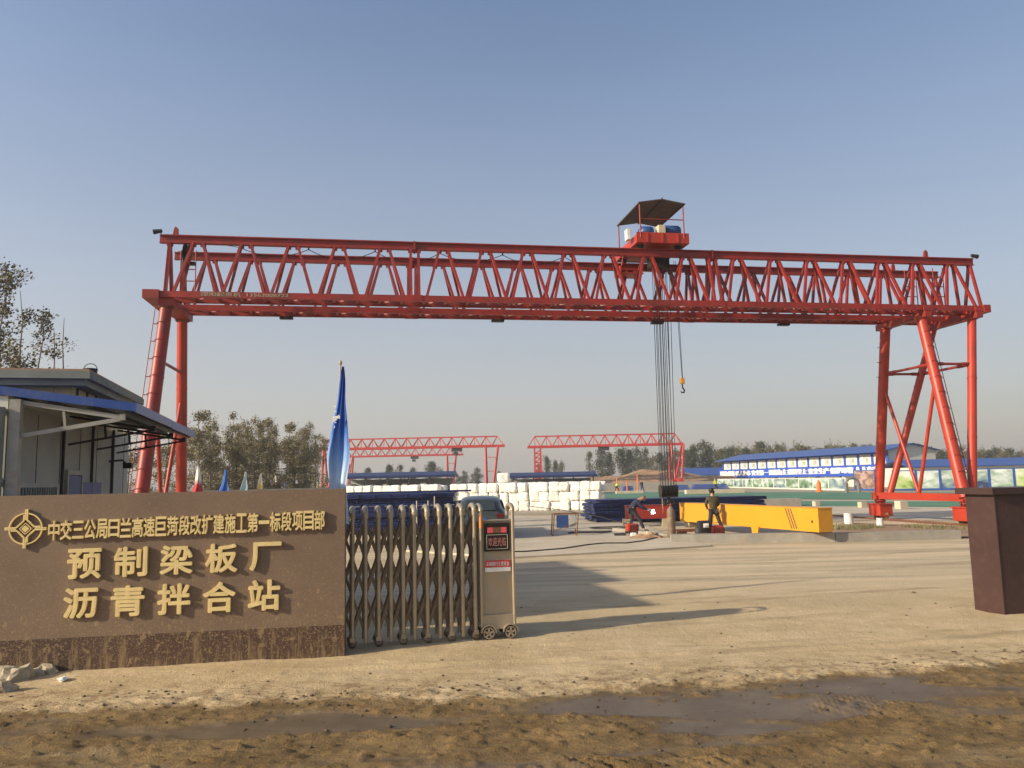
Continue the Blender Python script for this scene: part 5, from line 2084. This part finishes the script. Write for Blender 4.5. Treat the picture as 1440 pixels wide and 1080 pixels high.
rack(490, 636, 105, 3.45, 'long low dark blue roof behind the left part of the foam bales')
rack(722, 832, 112, 3.1, 'lower dark blue roof behind the right part of the foam bales')

# ------------------------------------------------------------------ SITE BUILDINGS, RIGHT
P0 = at(1249, 665, 118)
P1 = at(1018, 670, 165)
bdv = (P1 - P0)
bdv.z = 0
BLn = bdv.length
byw = math.atan2(bdv.y, bdv.x)
# local X runs along the facade away from the camera, local Y = left normal (towards the yard when positive)
of = thing('site_office', 'two storey prefab office with blue roof, blue slogan banner and a row of bright windows', 'office building', (P0.x, P0.y, 0), byw)
BW = 8.5
mb = MB()
mb.bb((0, -BW, 0), (BLn, 0, 5.35))
mb.build('wall', 'gable', of)
mb = MB()
mb.prism([(-.05, -BW - .2, 5.3), (-.05, -BW / 2, 6.2), (-.05, .2, 5.3)], (.04, 0, 0))
mb.build('gable_end', 'gable', of)
mb = MB()
mb.prism([(-.6, 1.5, 5.16), (-.6, -BW / 2, 6.35), (-.6, -BW - .6, 5.25), (-.6, -BW - .6, 5.15), (-.6, -BW / 2, 6.22), (-.6, 1.5, 5.04)], (BLn + 1.2, 0, 0))
mb.build('roof', 'blue_roof', of)
mb = MB()
mb.bb((-.3, 0, 1.62), (BLn + .3, 1.3, 1.74))
mb.build('balcony', 'white', of)
mb = MB()
n = 15
for i in range(n + 1):
    mb.bb((BLn * i / n - .32, .002, 1.8), (BLn * i / n + .22, .05, 5.3))
mb.bb((0, .002, 4.85), (BLn, .04, 5.35))
mb.build('blue_panels', 'blue_banner', of)
for i in range(n):
    x = BLn * (i + .5) / n
    f_ = MB().bb((x - .95, .002, 3.45), (x + .95, .06, 4.75)).build('window', 'white', of)
    MB().bb((x - .85, .061, 3.55), (x + .25, .075, 4.72)).build('pane', 'glass_pale', f_)
    MB().bb((x - .80, .076, 3.72), (x - .25, .08, 4.25)).build('curtain', 'wall_grey', f_)
mb = MB()
mb.bb((-.2, 1.32, 1.62), (BLn * .99, 1.36, 3.30))
bn = mb.build('banner', 'blue_banner', of)
text_obj('lettering', '精益求精 以人为本 安全第一 预防为主 质量至上 安全生产 保护环境 人人有责', (-(BLn * .975), -.1, 2.05, 3.02), 'white', bn, .010, .02, frame=((0, 1.365, 0), (-1, 0, 0), (0, 1, 0)))
for i in range(12):
    MB().bb((BLn * i / 11 - .06 + (.07 if i == 0 else 0), 1.1, 0), (BLn * i / 11 + .06, 1.22, 1.62)).build('column', 'white', of)
for i in range(7):
    x = 4 + i * 6.2
    MB().bb((x, .003, .1), (x + 1, .05, 1.6)).build('door', 'blue_door', of)


# mural hoardings: printed panels in blue frames
def mural_mat(i, greenish):
    m = bpy.data.materials.new('mural_print')
    m.use_nodes = True
    n_ = m.node_tree.nodes
    L = m.node_tree.links
    b = n_['Principled BSDF']
    b.inputs['Roughness'].default_value = .5
    tc = n_.new('ShaderNodeTexCoord')
    mp = n_.new('ShaderNodeMapping')
    mp.inputs['Location'].default_value = (i * 3.1, i * 1.7, i)
    mp.inputs['Scale'].default_value = (.7, .7, 1.4)
    L.new(tc.outputs['Object'], mp.inputs[0])
    no = n_.new('ShaderNodeTexNoise')
    no.inputs['Scale'].default_value = .9
    no.inputs['Detail'].default_value = 5
    L.new(mp.outputs[0], no.inputs[0])
    sp_ = n_.new('ShaderNodeSeparateXYZ')
    L.new(tc.outputs['Object'], sp_.inputs[0])
    ma = n_.new('ShaderNodeMath')
    ma.operation = 'MULTIPLY_ADD'
    L.new(sp_.outputs[2], ma.inputs[0])
    ma.inputs[1].default_value = .13
    L.new(no.outputs[0], ma.inputs[2])
    r = n_.new('ShaderNodeValToRGB')
    cs = [((.04, .10, .05), (.16, .26, .16), (.35, .45, .38), (.60, .66, .66), (.72, .74, .72)),
          ((.03, .05, .12), (.15, .22, .30), (.28, .38, .30), (.55, .60, .60), (.68, .72, .74)),
          ((.10, .18, .04), (.35, .48, .14), (.50, .58, .30), (.60, .68, .55), (.70, .74, .70)),
          ((.10, .05, .04), (.40, .28, .20), (.12, .08, .08), (.45, .30, .25), (.12, .09, .12))][greenish]
    els = r.color_ramp.elements
    els[0].position = .45
    els[0].color = (*cs[0], 1)
    els[1].position = .92
    els[1].color = (*cs[4], 1)
    for p_, c in ((.55, cs[1]), (.66, cs[2]), (.78, cs[3])):
        e = els.new(p_)
        e.color = (*c, 1)
    L.new(ma.outputs[0], r.inputs[0])
    L.new(r.outputs[0], b.inputs['Base Color'])
    return m


def hoarding(label, A, B, n, styles, h=2.15, z0=.25, frame='blue_roof', group='printed hoardings round the yard'):
    d = B - A
    d.z = 0
    L = d.length
    t = thing('hoarding', label, 'hoarding', (A.x, A.y, 0), math.atan2(d.y, d.x), group)
    for i in range(n):
        x0, x1 = L * i / n, L * (i + 1) / n
        MB().bb((x0 + .12, -.03, z0), (x1 - .12, .03, h)).build('printed_panel', mural_mat(i + int(A.x), styles[i % len(styles)]), t)
    mb = MB()
    for i in range(n + 1):
        mb.bb((L * i / n - .12 + (.0 if i else .12), -.06, 0), (L * i / n + .12, .06, h + .12))
    mb.bb((0, -.05, h + .002), (L, .05, h + .10))
    mb.bb((0, -.05, z0 - .20), (L, .05, z0 - .002))
    mb.build('frame', frame, t)


hoarding('long row of green and blue landscape murals below the site office', G(1010, 685.5), G(1190, 690), 11, (0, 0, 1, 0), h=1.45, z0=.2, frame='wall_white')
hoarding('dark red and brown mural panel just left of the gantry leg', G(1202, 690), G(1232, 690.3), 1, (3,), h=2.3)
hoarding('blue framed landscape murals running behind the right crane legs', at(1256, 690, 88).xy.to_3d(), at(1500, 690, 84).xy.to_3d(), 7, (2, 0, 1, 1, 0, 2, 0), h=2.15)
# low blue roofed sheds behind the hoarding
def low_shed(label, pxa, pxb, Ya, Yb, zt_, ze):
    A, B = at(pxa, 660, Ya), at(pxb, 660, Yb)
    d = B - A
    d.z = 0
    L = d.length
    t = thing('low_shed', label, 'shed', (A.x, A.y, 0), math.atan2(d.y, d.x), 'blue roofed sheds at the right')
    mb = MB()
    mb.prism([(-.3, -.5, ze), (-.3, 4, zt_), (-.3, 8.5, ze), (-.3, 8.5, ze - .12), (-.3, 4, zt_ - .12), (-.3, -.5, ze - .12)], (L + .6, 0, 0))
    mb.build('roof', 'blue_roof', t)
    MB().bb((0, 0, 0), (L, 8, ze - .13)).build('wall', 'gable', t)


low_shed('long low shed with blue roof behind the murals at the right', 1278, 1560, 108, 108, 3.75, 2.75)
low_shed('small blue roof left of the office beside the far crane', 968, 1020, 168, 168, 3.9, 2.4)
# dark gateway with plants in front of the murals
p = G(1194, 693)
t = thing('entrance_arch', 'dark arched gateway standing between the murals left of the gantry leg', 'gateway', (p.x, p.y - 1, 0), .1)
mb = MB()
for s in (-1, 1):
    mb.bb((s * .8 - .14, -.2, 0), (s * .8 + .14, .2, 1.2))
mb.path([(-.8 * math.cos(a), 0, 1.2 + .6 * math.sin(a)) for a in [PI * k / 10 for k in range(11)]], .15, 8)
mb.build('arch_frame', 'arch_grey', t)
t.scale = (.85, 1, .85)
p = G(1152, 692)
t = thing('orange_barrel', 'bright orange road barrel standing in front of the murals', 'barrel', (p.x, p.y, 0))
MB().lathe([(0, 0), (.5, 0), (.5, .1), (.36, .12), (.34, .7), (.32, .72), (.30, 1.2), (.18, 1.3), (.12, 1.55), (0, 1.56)], (0, 0, 0), 16).build('barrel_body', 'orange', t)
t.scale = (.75, .75, .9)
for k, (px, py, h) in enumerate(((882, 682, 1.6), (897, 681, 2.6), (868, 684, 2.2))):
    p = at(px, 690, 127 - 2 * k)
    o = MB().tube((0, 0, 0), (0, 0, h), .09, n=8).build('marker_post', 'orange', loc=(p.x, p.y, 0))
    tag(o, 'thin orange marker post in front of the far grey terrace wall', 'post', 'orange marker posts')


# ------------------------------------------------------------------ PEOPLE
def skin_mesh(verts, edges, radii, root=0, sub=1):
    me = bpy.data.meshes.new('tmp_body')
    me.from_pydata(verts, edges, [])
    o = bpy.data.objects.new('tmp_body', me)
    col.objects.link(o)
    md = o.modifiers.new('s', 'SKIN')
    md.use_smooth_shade = True
    for i, r in enumerate(radii):
        me.skin_vertices[0].data[i].radius = r if isinstance(r, tuple) else (r, r)
        me.skin_vertices[0].data[i].use_root = (i == root)
    sb = o.modifiers.new('b', 'SUBSURF')
    sb.levels = sb.render_levels = sub
    dg = bpy.context.evaluated_depsgraph_get()
    dg.update()
    m2 = bpy.data.meshes.new_from_object(o.evaluated_get(dg))
    bpy.data.objects.remove(o)
    for p in m2.polygons:
        p.use_smooth = True
    return m2


def person(label, loc, rz, J, jacket, trousers, scale=1.0, cap=None, group=None, fingers=True, mask=False):
    """J: joint positions. body is one continuous skinned surface; jacket, trousers, shoes and hair are its clothing"""
    t = thing('person', label, 'person', loc, rz, group)
    V = {k: Vector(v) * scale for k, v in J.items()}
    names, verts, edges, rad = {}, [], [], []

    def av(n, p, r):
        names[n] = len(verts)
        verts.append(tuple(p))
        rad.append(tuple(x * scale for x in r) if isinstance(r, tuple) else r * scale)
        return names[n]

    def ae(a, b):
        edges.append((names[a], names[b]))
    av('pel', V['pel'], (.13, .10))
    av('waist', V['pel'].lerp(V['chest'], .45), (.125, .095))
    av('chest', V['chest'], (.15, .11))
    av('neck', V['neck'], .055)
    hd_ = V['head']
    up = (hd_ - V['neck']).normalized()
    av('jaw', hd_ - up * .05 * scale, .070)
    av('head', hd_ + up * .03 * scale, (.082, .095))
    av('crown', hd_ + up * .10 * scale, .060)
    for a, b in (('pel', 'waist'), ('waist', 'chest'), ('chest', 'neck'), ('neck', 'jaw'), ('jaw', 'head'), ('head', 'crown')):
        ae(a, b)
    face = Vector(J.get('face', (0, 1, 0))).normalized()
    av('nose', hd_ + face * .115 * scale - up * .005, .012)
    ae('head', 'nose')
    for s in 'LR':
        av('sh' + s, V['sh' + s], .060)
        av('el' + s, V['el' + s], .042)
        av('wr' + s, V['wr' + s], .028)
        d = (V['wr' + s] - V['el' + s]).normalized()
        av('pa' + s, V['wr' + s] + d * .06 * scale, (.036, .020))
        ae('chest', 'sh' + s)
        ae('sh' + s, 'el' + s)
        ae('el' + s, 'wr' + s)
        ae('wr' + s, 'pa' + s)
        if fingers:
            side = d.cross(Vector((0, 1, 0.2))).normalized()
            curl = side.cross(d).normalized()
            for k in range(4):
                o_ = side * (-.027 + .018 * k) * scale
                ln = (.070, .080, .075, .058)[k] * scale
                b0 = V['wr' + s] + d * .095 * scale + o_
                av('f%d' % k + s, b0, .010)
                av('g%d' % k + s, b0 + d * ln * .5 + curl * .010 * scale, .009)
                av('h%d' % k + s, b0 + d * ln * .85 + curl * .030 * scale, .007)
                ae('pa' + s, 'f%d' % k + s)
                ae('f%d' % k + s, 'g%d' % k + s)
                ae('g%d' % k + s, 'h%d' % k + s)
            av('th' + s, V['wr' + s] + d * .05 * scale + side * -.045 * scale, .012)
            av('ti' + s, V['wr' + s] + d * .085 * scale + side * -.06 * scale + curl * .02 * scale, .009)
            ae('wr' + s, 'th' + s)
            ae('th' + s, 'ti' + s)
        av('hip' + s, V['hip' + s], .088)
        av('kn' + s, V['kn' + s], .060)
        av('an' + s, V['an' + s], .040)
        av('to' + s, V['to' + s], (.045, .030))
        ae('pel', 'hip' + s)
        ae('hip' + s, 'kn' + s)
        ae('kn' + s, 'an' + s)
        ae('an' + s, 'to' + s)
    me = skin_mesh(verts, edges, rad)
    me.materials.append(M['skin'])
    me.name = 'body'
    b = bpy.data.objects.new('body', me)
    col.objects.link(b)
    b.parent = t

    def cloth(name, items, links, m, sub=1):
        idx = {k: i for i, (k, p, r) in enumerate(items)}
        me = skin_mesh([tuple(p) for k, p, r in items], [(idx[a], idx[b_]) for a, b_ in links], [tuple(x * scale for x in r) if isinstance(r, tuple) else r * scale for k, p, r in items], 0, sub)
        me.materials.append(M[m])
        me.name = name
        o = bpy.data.objects.new(name, me)
        col.objects.link(o)
        o.parent = t
        return o
    hem = V['pel'] + (V['pel'] - V['chest']).normalized() * .06 * scale
    it = [('chest', V['chest'], (.185, .135)), ('waist', V['pel'].lerp(V['chest'], .45), (.165, .130)), ('hem', hem, (.175, .14)), ('collar', V['neck'] - (V['neck'] - V['chest']) * .15, .075)]
    li = [('chest', 'waist'), ('waist', 'hem'), ('chest', 'collar')]
    for s in 'LR':
        it += [('sh' + s, V['sh' + s], .080), ('el' + s, V['el' + s], .060), ('wr' + s, V['wr' + s].lerp(V['el' + s], .06), .046)]
        li += [('chest', 'sh' + s), ('sh' + s, 'el' + s), ('el' + s, 'wr' + s)]
    cloth('jacket', it, li, jacket)
    it = [('pel', V['pel'], (.150, .120))]
    li = []
    for s in 'LR':
        it += [('hip' + s, V['hip' + s], .108), ('kn' + s, V['kn' + s], .078), ('an' + s, V['an' + s] + Vector((0, 0, .02)), .066)]
        li += [('pel', 'hip' + s), ('hip' + s, 'kn' + s), ('kn' + s, 'an' + s)]
    cloth('trousers', it, li, trousers)
    for s in 'LR':
        a_, to = V['an' + s], V['to' + s]
        mid = a_.lerp(to, .5)
        cloth('shoe', [('a', Vector((a_.x, a_.y, a_.z - .03 * scale)), (.052, .045)), ('m', Vector((mid.x, mid.y, mid.z - .01)), (.050, .040)), ('t', to, (.046, .030))], [('a', 'm'), ('m', 't')], 'shoe')
    cloth('hair' if not cap else 'cap', [('h', hd_ + up * .030 * scale - face * .022 * scale, (.088, .090)), ('c', hd_ + up * .085 * scale - face * .012 * scale, .074)] + ([('n', hd_ - up * .035 * scale - face * .035 * scale, .068)] if not cap else [('n', hd_ + up * .06 * scale + face * .10 * scale, (.06, .015))]),
          [('h', 'c'), ('h', 'n')], cap or 'hair')
    return t, V


stand = dict(pel=(0, 0, .93), chest=(0, .06, 1.27), neck=(0, .07, 1.45), head=(0.0, .13, 1.58), face=(0, 1, -.35),
             shL=(-.18, .06, 1.38), shR=(.18, .06, 1.38), elL=(-.25, .10, 1.12), elR=(.25, .10, 1.12), wrL=(-.15, .30, .99), wrR=(.14, .31, .99),
             hipL=(-.09, 0, .88), hipR=(.09, 0, .88), knL=(-.13, .05, .50), knR=(.19, -.02, .50), anL=(-.15, -.02, .09), anR=(.33, -.10, .09), toL=(-.17, .15, .035), toR=(.38, .07, .035))
mp_ = G(1004, 749)
person('man in dark olive jacket standing with legs apart before the yellow girder', (6.92, 28.15, 0), .05, stand, 'olive', 'trouser', scale=.925)
bend = dict(pel=(-.15, 0, .88), chest=(.06, .10, 1.13), neck=(.20, .12, 1.24), head=(.32, .14, 1.29), face=(.75, .2, -.6),
            shL=(.03, .26, 1.16), shR=(.08, -.08, 1.16), elL=(.25, .36, .93), elR=(.28, -.12, .92), wrL=(.50, .26, .86), wrR=(.50, .06, .84),
            hipL=(-.16, .09, .84), hipR=(-.14, -.09, .84), knL=(-.12, .12, .48), knR=(.13, -.12, .48), anL=(-.26, .12, .09), anR=(.28, -.16, .09), toL=(-.06, .12, .035), toR=(.48, -.18, .035))
wp = G(893, 748)
wt_, WV = person('welder in navy work clothes bending over with a bright welding arc in hand', (wp.x, wp.y - .3, .03), .0, bend, 'navy', 'trouser', scale=.95, cap='rust')
# torch and arc
tch = thing('welding_torch', 'welding torch with a glaring white blue arc held by the bending welder', 'welding torch', (wp.x + .50, wp.y - .22, .80))
MB().path([(-.06, 0, .04), (.05, -.02, .0), (.13, -.04, -.05)], .014, 6).build('torch_handle', 'black', tch)
arc = bpy.data.materials.new('welding_arc')
arc.use_nodes = True
b_ = arc.node_tree.nodes['Principled BSDF']
b_.inputs['Base Color'].default_value = (.8, .9, 1, 1)
b_.inputs['Emission Color'].default_value = (.62, .86, 1, 1)
b_.inputs['Emission Strength'].default_value = 14
bm = bmesh.new()
bmesh.ops.create_icosphere(bm, subdivisions=3, radius=.05)
r3 = random.Random(4)
for v in bm.verts:
    v.co *= 1 + .35 * max(0, noise.noise(v.co * 30))
me = bpy.data.meshes.new('arc')
bm.to_mesh(me)
bm.free()
me.materials.append(arc)
o = bpy.data.objects.new('arc', me)
col.objects.link(o)
o.parent = tch
o.location = (.15, -.05, -.06)
mb = MB()
for k in range(26):
    d = Vector((r3.gauss(0, 1), r3.gauss(0, 1), r3.gauss(0, 1))).normalized()
    L0 = r3.uniform(.06, .13)
    mb.tube(d * .05, d * L0, .007, .001, n=4)
o = mb.build('sparks', arc, tch)
o.location = (.15, -.05, -.06)
# power lead hanging from the welder to the ground
mb = MB()
mb.path([(wp.x - 4.0, wp.y + 3.2, .95), (wp.x - 2.6, wp.y + 2.0, .80), (wp.x - 1.2, wp.y + .9, .55), (wp.x - .3, wp.y - .1, .30), (wp.x + .1, wp.y - .5, .08)], .014, 5)
o = mb.build('welding_lead', 'black')
tag(o, 'black welding lead running down past the welder from the blue forms', 'cable')
far_pose = dict(stand)
for (px, py, Y, lab, j, tr_, pose) in ((1007, 691, 112, 'tiny distant worker in a bright yellow vest beyond the standing man', 'hivis', 'trouser', stand),
                                       (868, 690, 118, 'tiny distant worker in a yellow vest near the end of the foam bales', 'hivis', 'navy', bend),
                                       (903, 691, 114, 'tiny distant worker in blue overalls left of the hanging ropes', 'navy', 'motor_blue', stand)):
    p = at(px, py, Y)
    person(lab, (p.x, Y, 0), .5, pose, j, tr_, scale=1.0, cap='hivis' if j == 'hivis' else 'orange', fingers=False, group='distant workers in the yard')


# ------------------------------------------------------------------ TREES
def make_tree(h, rx, n_leaf, leaf, seed, trunk_r=.12, low=.12, style='oval', stems=1, lean=.06):
    r = random.Random(seed)
    tb, lb = MB(), MB()
    tips = []
    for s in range(stems):
        bx, by = (r.gauss(0, rx * .35), r.gauss(0, rx * .35)) if stems > 1 else (0, 0)
        top = Vector((bx + r.gauss(0, lean * h), by + r.gauss(0, lean * h), h * r.uniform(.82, 1) if stems > 1 else h * .97))
        pts = []
        for k in range(9):
            t = k / 8
            pts.append(Vector((bx, by, 0)).lerp(top, t) + Vector((r.gauss(0, (.006 if style == 'sparse' else .02) * h * t), r.gauss(0, (.006 if style == 'sparse' else .02) * h * t), 0)))
        tb.path(pts, [trunk_r * (1 - .88 * k / 8) * (1 if stems == 1 else .6) for k in range(9)], 6)
        nl = 26 if style != 'sparse' else 18
        for k in range(nl if stems == 1 else 12):
            t = r.uniform(low + .05, .97)
            p = pts[min(7, int(t * 8))].lerp(pts[min(8, int(t * 8) + 1)], t * 8 % 1)
            a = r.random() * 2 * PI
            if style == 'oval':
                wdt = rx * math.sin(PI * min(1, max(.12, (t - low) / (1 - low) * .85 + .15))) ** .7
            else:
                wdt = rx * (1 - t) ** .5 * .9 + rx * .15
            L0 = wdt * r.uniform(.55, 1.05)
            e = p + Vector((math.cos(a) * L0, math.sin(a) * L0, L0 * (r.uniform(.5, 1.2) if style != 'sparse' else r.uniform(.7, 1.7))))
            e.z = min(e.z, h * 1.0)
            m_ = p.lerp(e, .5) + Vector((0, 0, -.05 * L0))
            tb.path([p, m_, e], [trunk_r * .28 * (1 - t * .5), trunk_r * .18 * (1 - t * .5), trunk_r * .05], 4)
            tips.append((p, m_, e, wdt))
            for q in range(3):
                f = r.uniform(.4, 1)
                c = p.lerp(e, f)
                e2 = c + Vector((r.gauss(0, .25), r.gauss(0, .25), r.uniform(.1, .5))) * wdt
                tb.path([c, e2], [trunk_r * .09, trunk_r * .03], 3)
                tips.append((c, c.lerp(e2, .5), e2, wdt * .6))
    while len(lb.f) < n_leaf:
        p, m_, e, wdt = r.choice(tips)
        t = r.random() ** .6
        c = p.lerp(e, t)
        sp_ = .16 * wdt + leaf * 1.0
        nn = r.randint(3, 9)
        cc = c + Vector((r.gauss(0, sp_), r.gauss(0, sp_), r.gauss(0, sp_)))
        for q in range(nn):
            x = cc + Vector((r.gauss(0, leaf * 1.3), r.gauss(0, leaf * 1.3), r.gauss(0, leaf * 1.3)))
            if x.z < low * h * .5:
                continue
            nrm = Vector((r.gauss(0, 1), r.gauss(0, 1), r.gauss(0, 1))).normalized()
            a = nrm.orthogonal().normalized() * leaf * r.uniform(.5, 1)
            b = nrm.cross(a) * r.uniform(.6, 1)
            lb.add([x - a, x - b * .8, x + a, x + b * .8], [(0, 1, 2, 3)])
    return tb, lb


def tree_proto(name, lm, **kw):
    tb, lb = make_tree(**kw)
    t = thing(name, '', 'tree')
    tb.build('trunk', 'bark', t, fix=False)
    lb.build('crown', lm, t, fix=False)
    return t


def place(protos, used, loc, s, rz, label, group):
    pr = protos[random.randrange(len(protos))] if len(used) >= len(protos) else protos[len(used)]
    o = pr if pr not in used else copy_tree(pr)
    if pr not in used:
        used.append(pr)
    o.location = loc
    o.scale = (s[0], s[0], s[1])
    o.rotation_euler = (0, 0, rz)
    tag(o, label, 'tree', group)
    return o


random.seed(31)
# tall sparse poplars behind the guard house
for k, (px, top, Y, rx, lab, nl, seed) in enumerate(((8, 356, 30, 1.35, 'tall sparse poplar with twiggy top rising at the left edge above the guard house', 3600, 1), (62, 425, 31, .85, 'thin sparse poplar right of the tall one above the guard house', 1300, 2), (94, 438, 33, .55, 'slender poplar with few leaves, rightmost above the guard house roof', 650, 3), (78, 452, 34, .6, 'low thin poplar standing between the two slender ones above the guard house', 700, 8), (34, 398, 32, .9, 'sparse poplar just right of the tall one at the left edge', 1800, 9), (-14, 400, 27, 1.3, 'leafy poplar cut by the left edge of the view', 3200, 5))):
    q = at(px, top, Y)
    tb, lb = make_tree(q.z, rx, nl, .075, seed, trunk_r=.09, low=.12, style='sparse', lean=.0)
    t = thing('poplar_tree', lab, 'tree', (q.x, Y, 0), 0, 'poplars behind the guard house')
    tb.build('trunk', 'bark', t, fix=False)
    lb.build('crown', 'leaf_tip', t, fix=False)
# brownish poplars behind the flags
pr = [tree_proto('poplar_tree', 'leaf_brown', h=1.0 * H_, rx=R_, n_leaf=n_, leaf=.085, seed=s_, trunk_r=.11, low=.03, style='sparse', stems=st_) for (H_, R_, n_, s_, st_) in ((8.0, 1.1, 3600, 41, 1), (8.0, 1.3, 2800, 42, 2), (8.0, 1.0, 3000, 43, 1))]
used = []
back = [(276, 604, 80), (294, 598, 84), (332, 600, 80), (367, 600, 82), (400, 606, 84), (430, 608, 84), (312, 604, 82), (350, 604, 84), (384, 606, 84), (416, 612, 90), (444, 616, 92), (297, 622, 58), (318, 628, 60), (347, 624, 62), (366, 630, 60), (383, 626, 62), (412, 628, 66), (428, 630, 66)]
spots = [(158, 612, 45), (180, 604, 48), (198, 616, 52), (232, 606, 56), (284, 582, 62), (303, 590, 66), (322, 586, 64), (341, 592, 68), (358, 588, 70), (376, 592, 66), (392, 602, 72), (408, 598, 70), (421, 606, 74), (436, 596, 72), (449, 612, 80), (330, 612, 60), (262, 598, 58)]
desc = ['bushy brown green poplar', 'dense olive poplar', 'pale brown twiggy poplar']
for i, (px, top, Y) in enumerate(spots + back):
    q = at(px, top, Y)
    lab = 'bushy brown green poplar in the row behind the small flags' if px > 270 else 'brown green poplar seen between the guard house and the gantry leg'
    place(pr, used, (q.x, Y, 0), (random.uniform(.85, 1.2), q.z / 7.6), random.random() * 6, lab, 'poplars behind the small flags' if px > 270 else 'poplars by the gantry leg')
# far tree line
pf = [tree_proto('far_tree', lm, h=9.0, rx=R_, n_leaf=n_, leaf=.26, seed=s_, trunk_r=.2, low=.03, style='oval', stems=st_) for (lm, R_, n_, s_, st_) in (('leaf_far', 2.8, 2600, 51, 1), ('leaf_far', 2.3, 2200, 52, 1), ('leaf_far2', 2.9, 2400, 53, 2), ('leaf_far', 3.0, 2600, 54, 3), ('leaf_far2', 2.4, 1700, 55, 1))]
used = []
dark, pale = [pf[0], pf[1], pf[3]], [pf[2], pf[4]]
rt = random.Random(77)


def far_tree(px, top, Y, kind, wd=1.0, zb=0.0):
    q = at(px, top, Y)
    pr_ = rt.choice(dark if kind == 0 else pale)
    if pr_ not in used:
        used.append(pr_)
        o = pr_
    else:
        o = copy_tree(pr_)
    o.location = (q.x, Y, zb)
    s_ = (q.z - zb) / 8.9
    o.scale = (s_ * wd, s_ * wd, s_)
    o.rotation_euler = (0, 0, rt.random() * 6)
    tag(o, ('dark green tree' if kind == 0 else 'olive brown tree') + (' in the line behind the far right crane' if px < 1015 else ' in the long line behind the site office and sheds' if px > 700 else ' far behind the foam bales'), 'tree', 'trees of the far tree line')
    return o


for px, top, kd, wd in ((768, 643, 0, .8), (782, 650, 0, .6), (790, 650, 1, .6), (757, 655, 0, .6), (829, 638, 1, .7), (844, 636, 0, 1.0), (856, 638, 0, .9), (874, 631, 0, 1.0), (884, 636, 0, .8), (896, 633, 0, .95), (908, 634, 0, .9), (917, 642, 1, .7), (928, 640, 0, 1), (940, 638, 0, .9), (952, 636, 0, .9), (968, 636, 0, 1), (976, 627, 0, 1), (986, 625, 0, 1.1), (998, 628, 0, 1), (1008, 634, 0, 1)):
    far_tree(px, top, rt.uniform(180, 205), kd, wd * .72)
px = 1012
while px < 1470:
    base_top = 630 if px < 1250 else 632 + (px - 1250) * .012
    far_tree(px, base_top + rt.uniform(-5, 5), rt.uniform(190, 225), 0 if rt.random() < .5 else 1, rt.uniform(.65, .95))
    px += rt.uniform(5.5, 9)
for px, top, kd in ((516, 660, 0), (549, 656, 0), (565, 656, 1), (579, 660, 0), (605, 652, 0), (612, 658, 1), (641, 668, 1), (652, 664, 0), (663, 668, 1), (672, 660, 0), (650, 670, 1), (700, 664, 1), (494, 655, 1), (740, 668, 1), (722, 667, 0), (532, 667, 1)):
    far_tree(px, top, rt.uniform(200, 240), kd, .75)
for k, p_ in enumerate(pf):
    if p_ not in used:
        for c in list(p_.children):
            bpy.data.objects.remove(c)
        bpy.data.objects.remove(p_)

# ------------------------------------------------------------------ HAZE
if True:
    mb = MB()
    mb.bb((-420, -60, -1.2), (420, 620, 16))
    hm = bpy.data.materials.new('haze_air')
    hm.use_nodes = True
    hn = hm.node_tree
    for n_ in list(hn.nodes):
        if n_.type != 'OUTPUT_MATERIAL':
            hn.nodes.remove(n_)
    out = [n_ for n_ in hn.nodes if n_.type == 'OUTPUT_MATERIAL'][0]
    pv = hn.nodes.new('ShaderNodeVolumePrincipled')
    pv.inputs['Color'].default_value = (.93, .93, .92, 1)
    pv.inputs['Density'].default_value = .0008
    pv.inputs['Anisotropy'].default_value = .3
    hn.links.new(pv.outputs[0], out.inputs['Volume'])
    o = mb.build('haze', hm)
    o['kind'] = 'stuff'
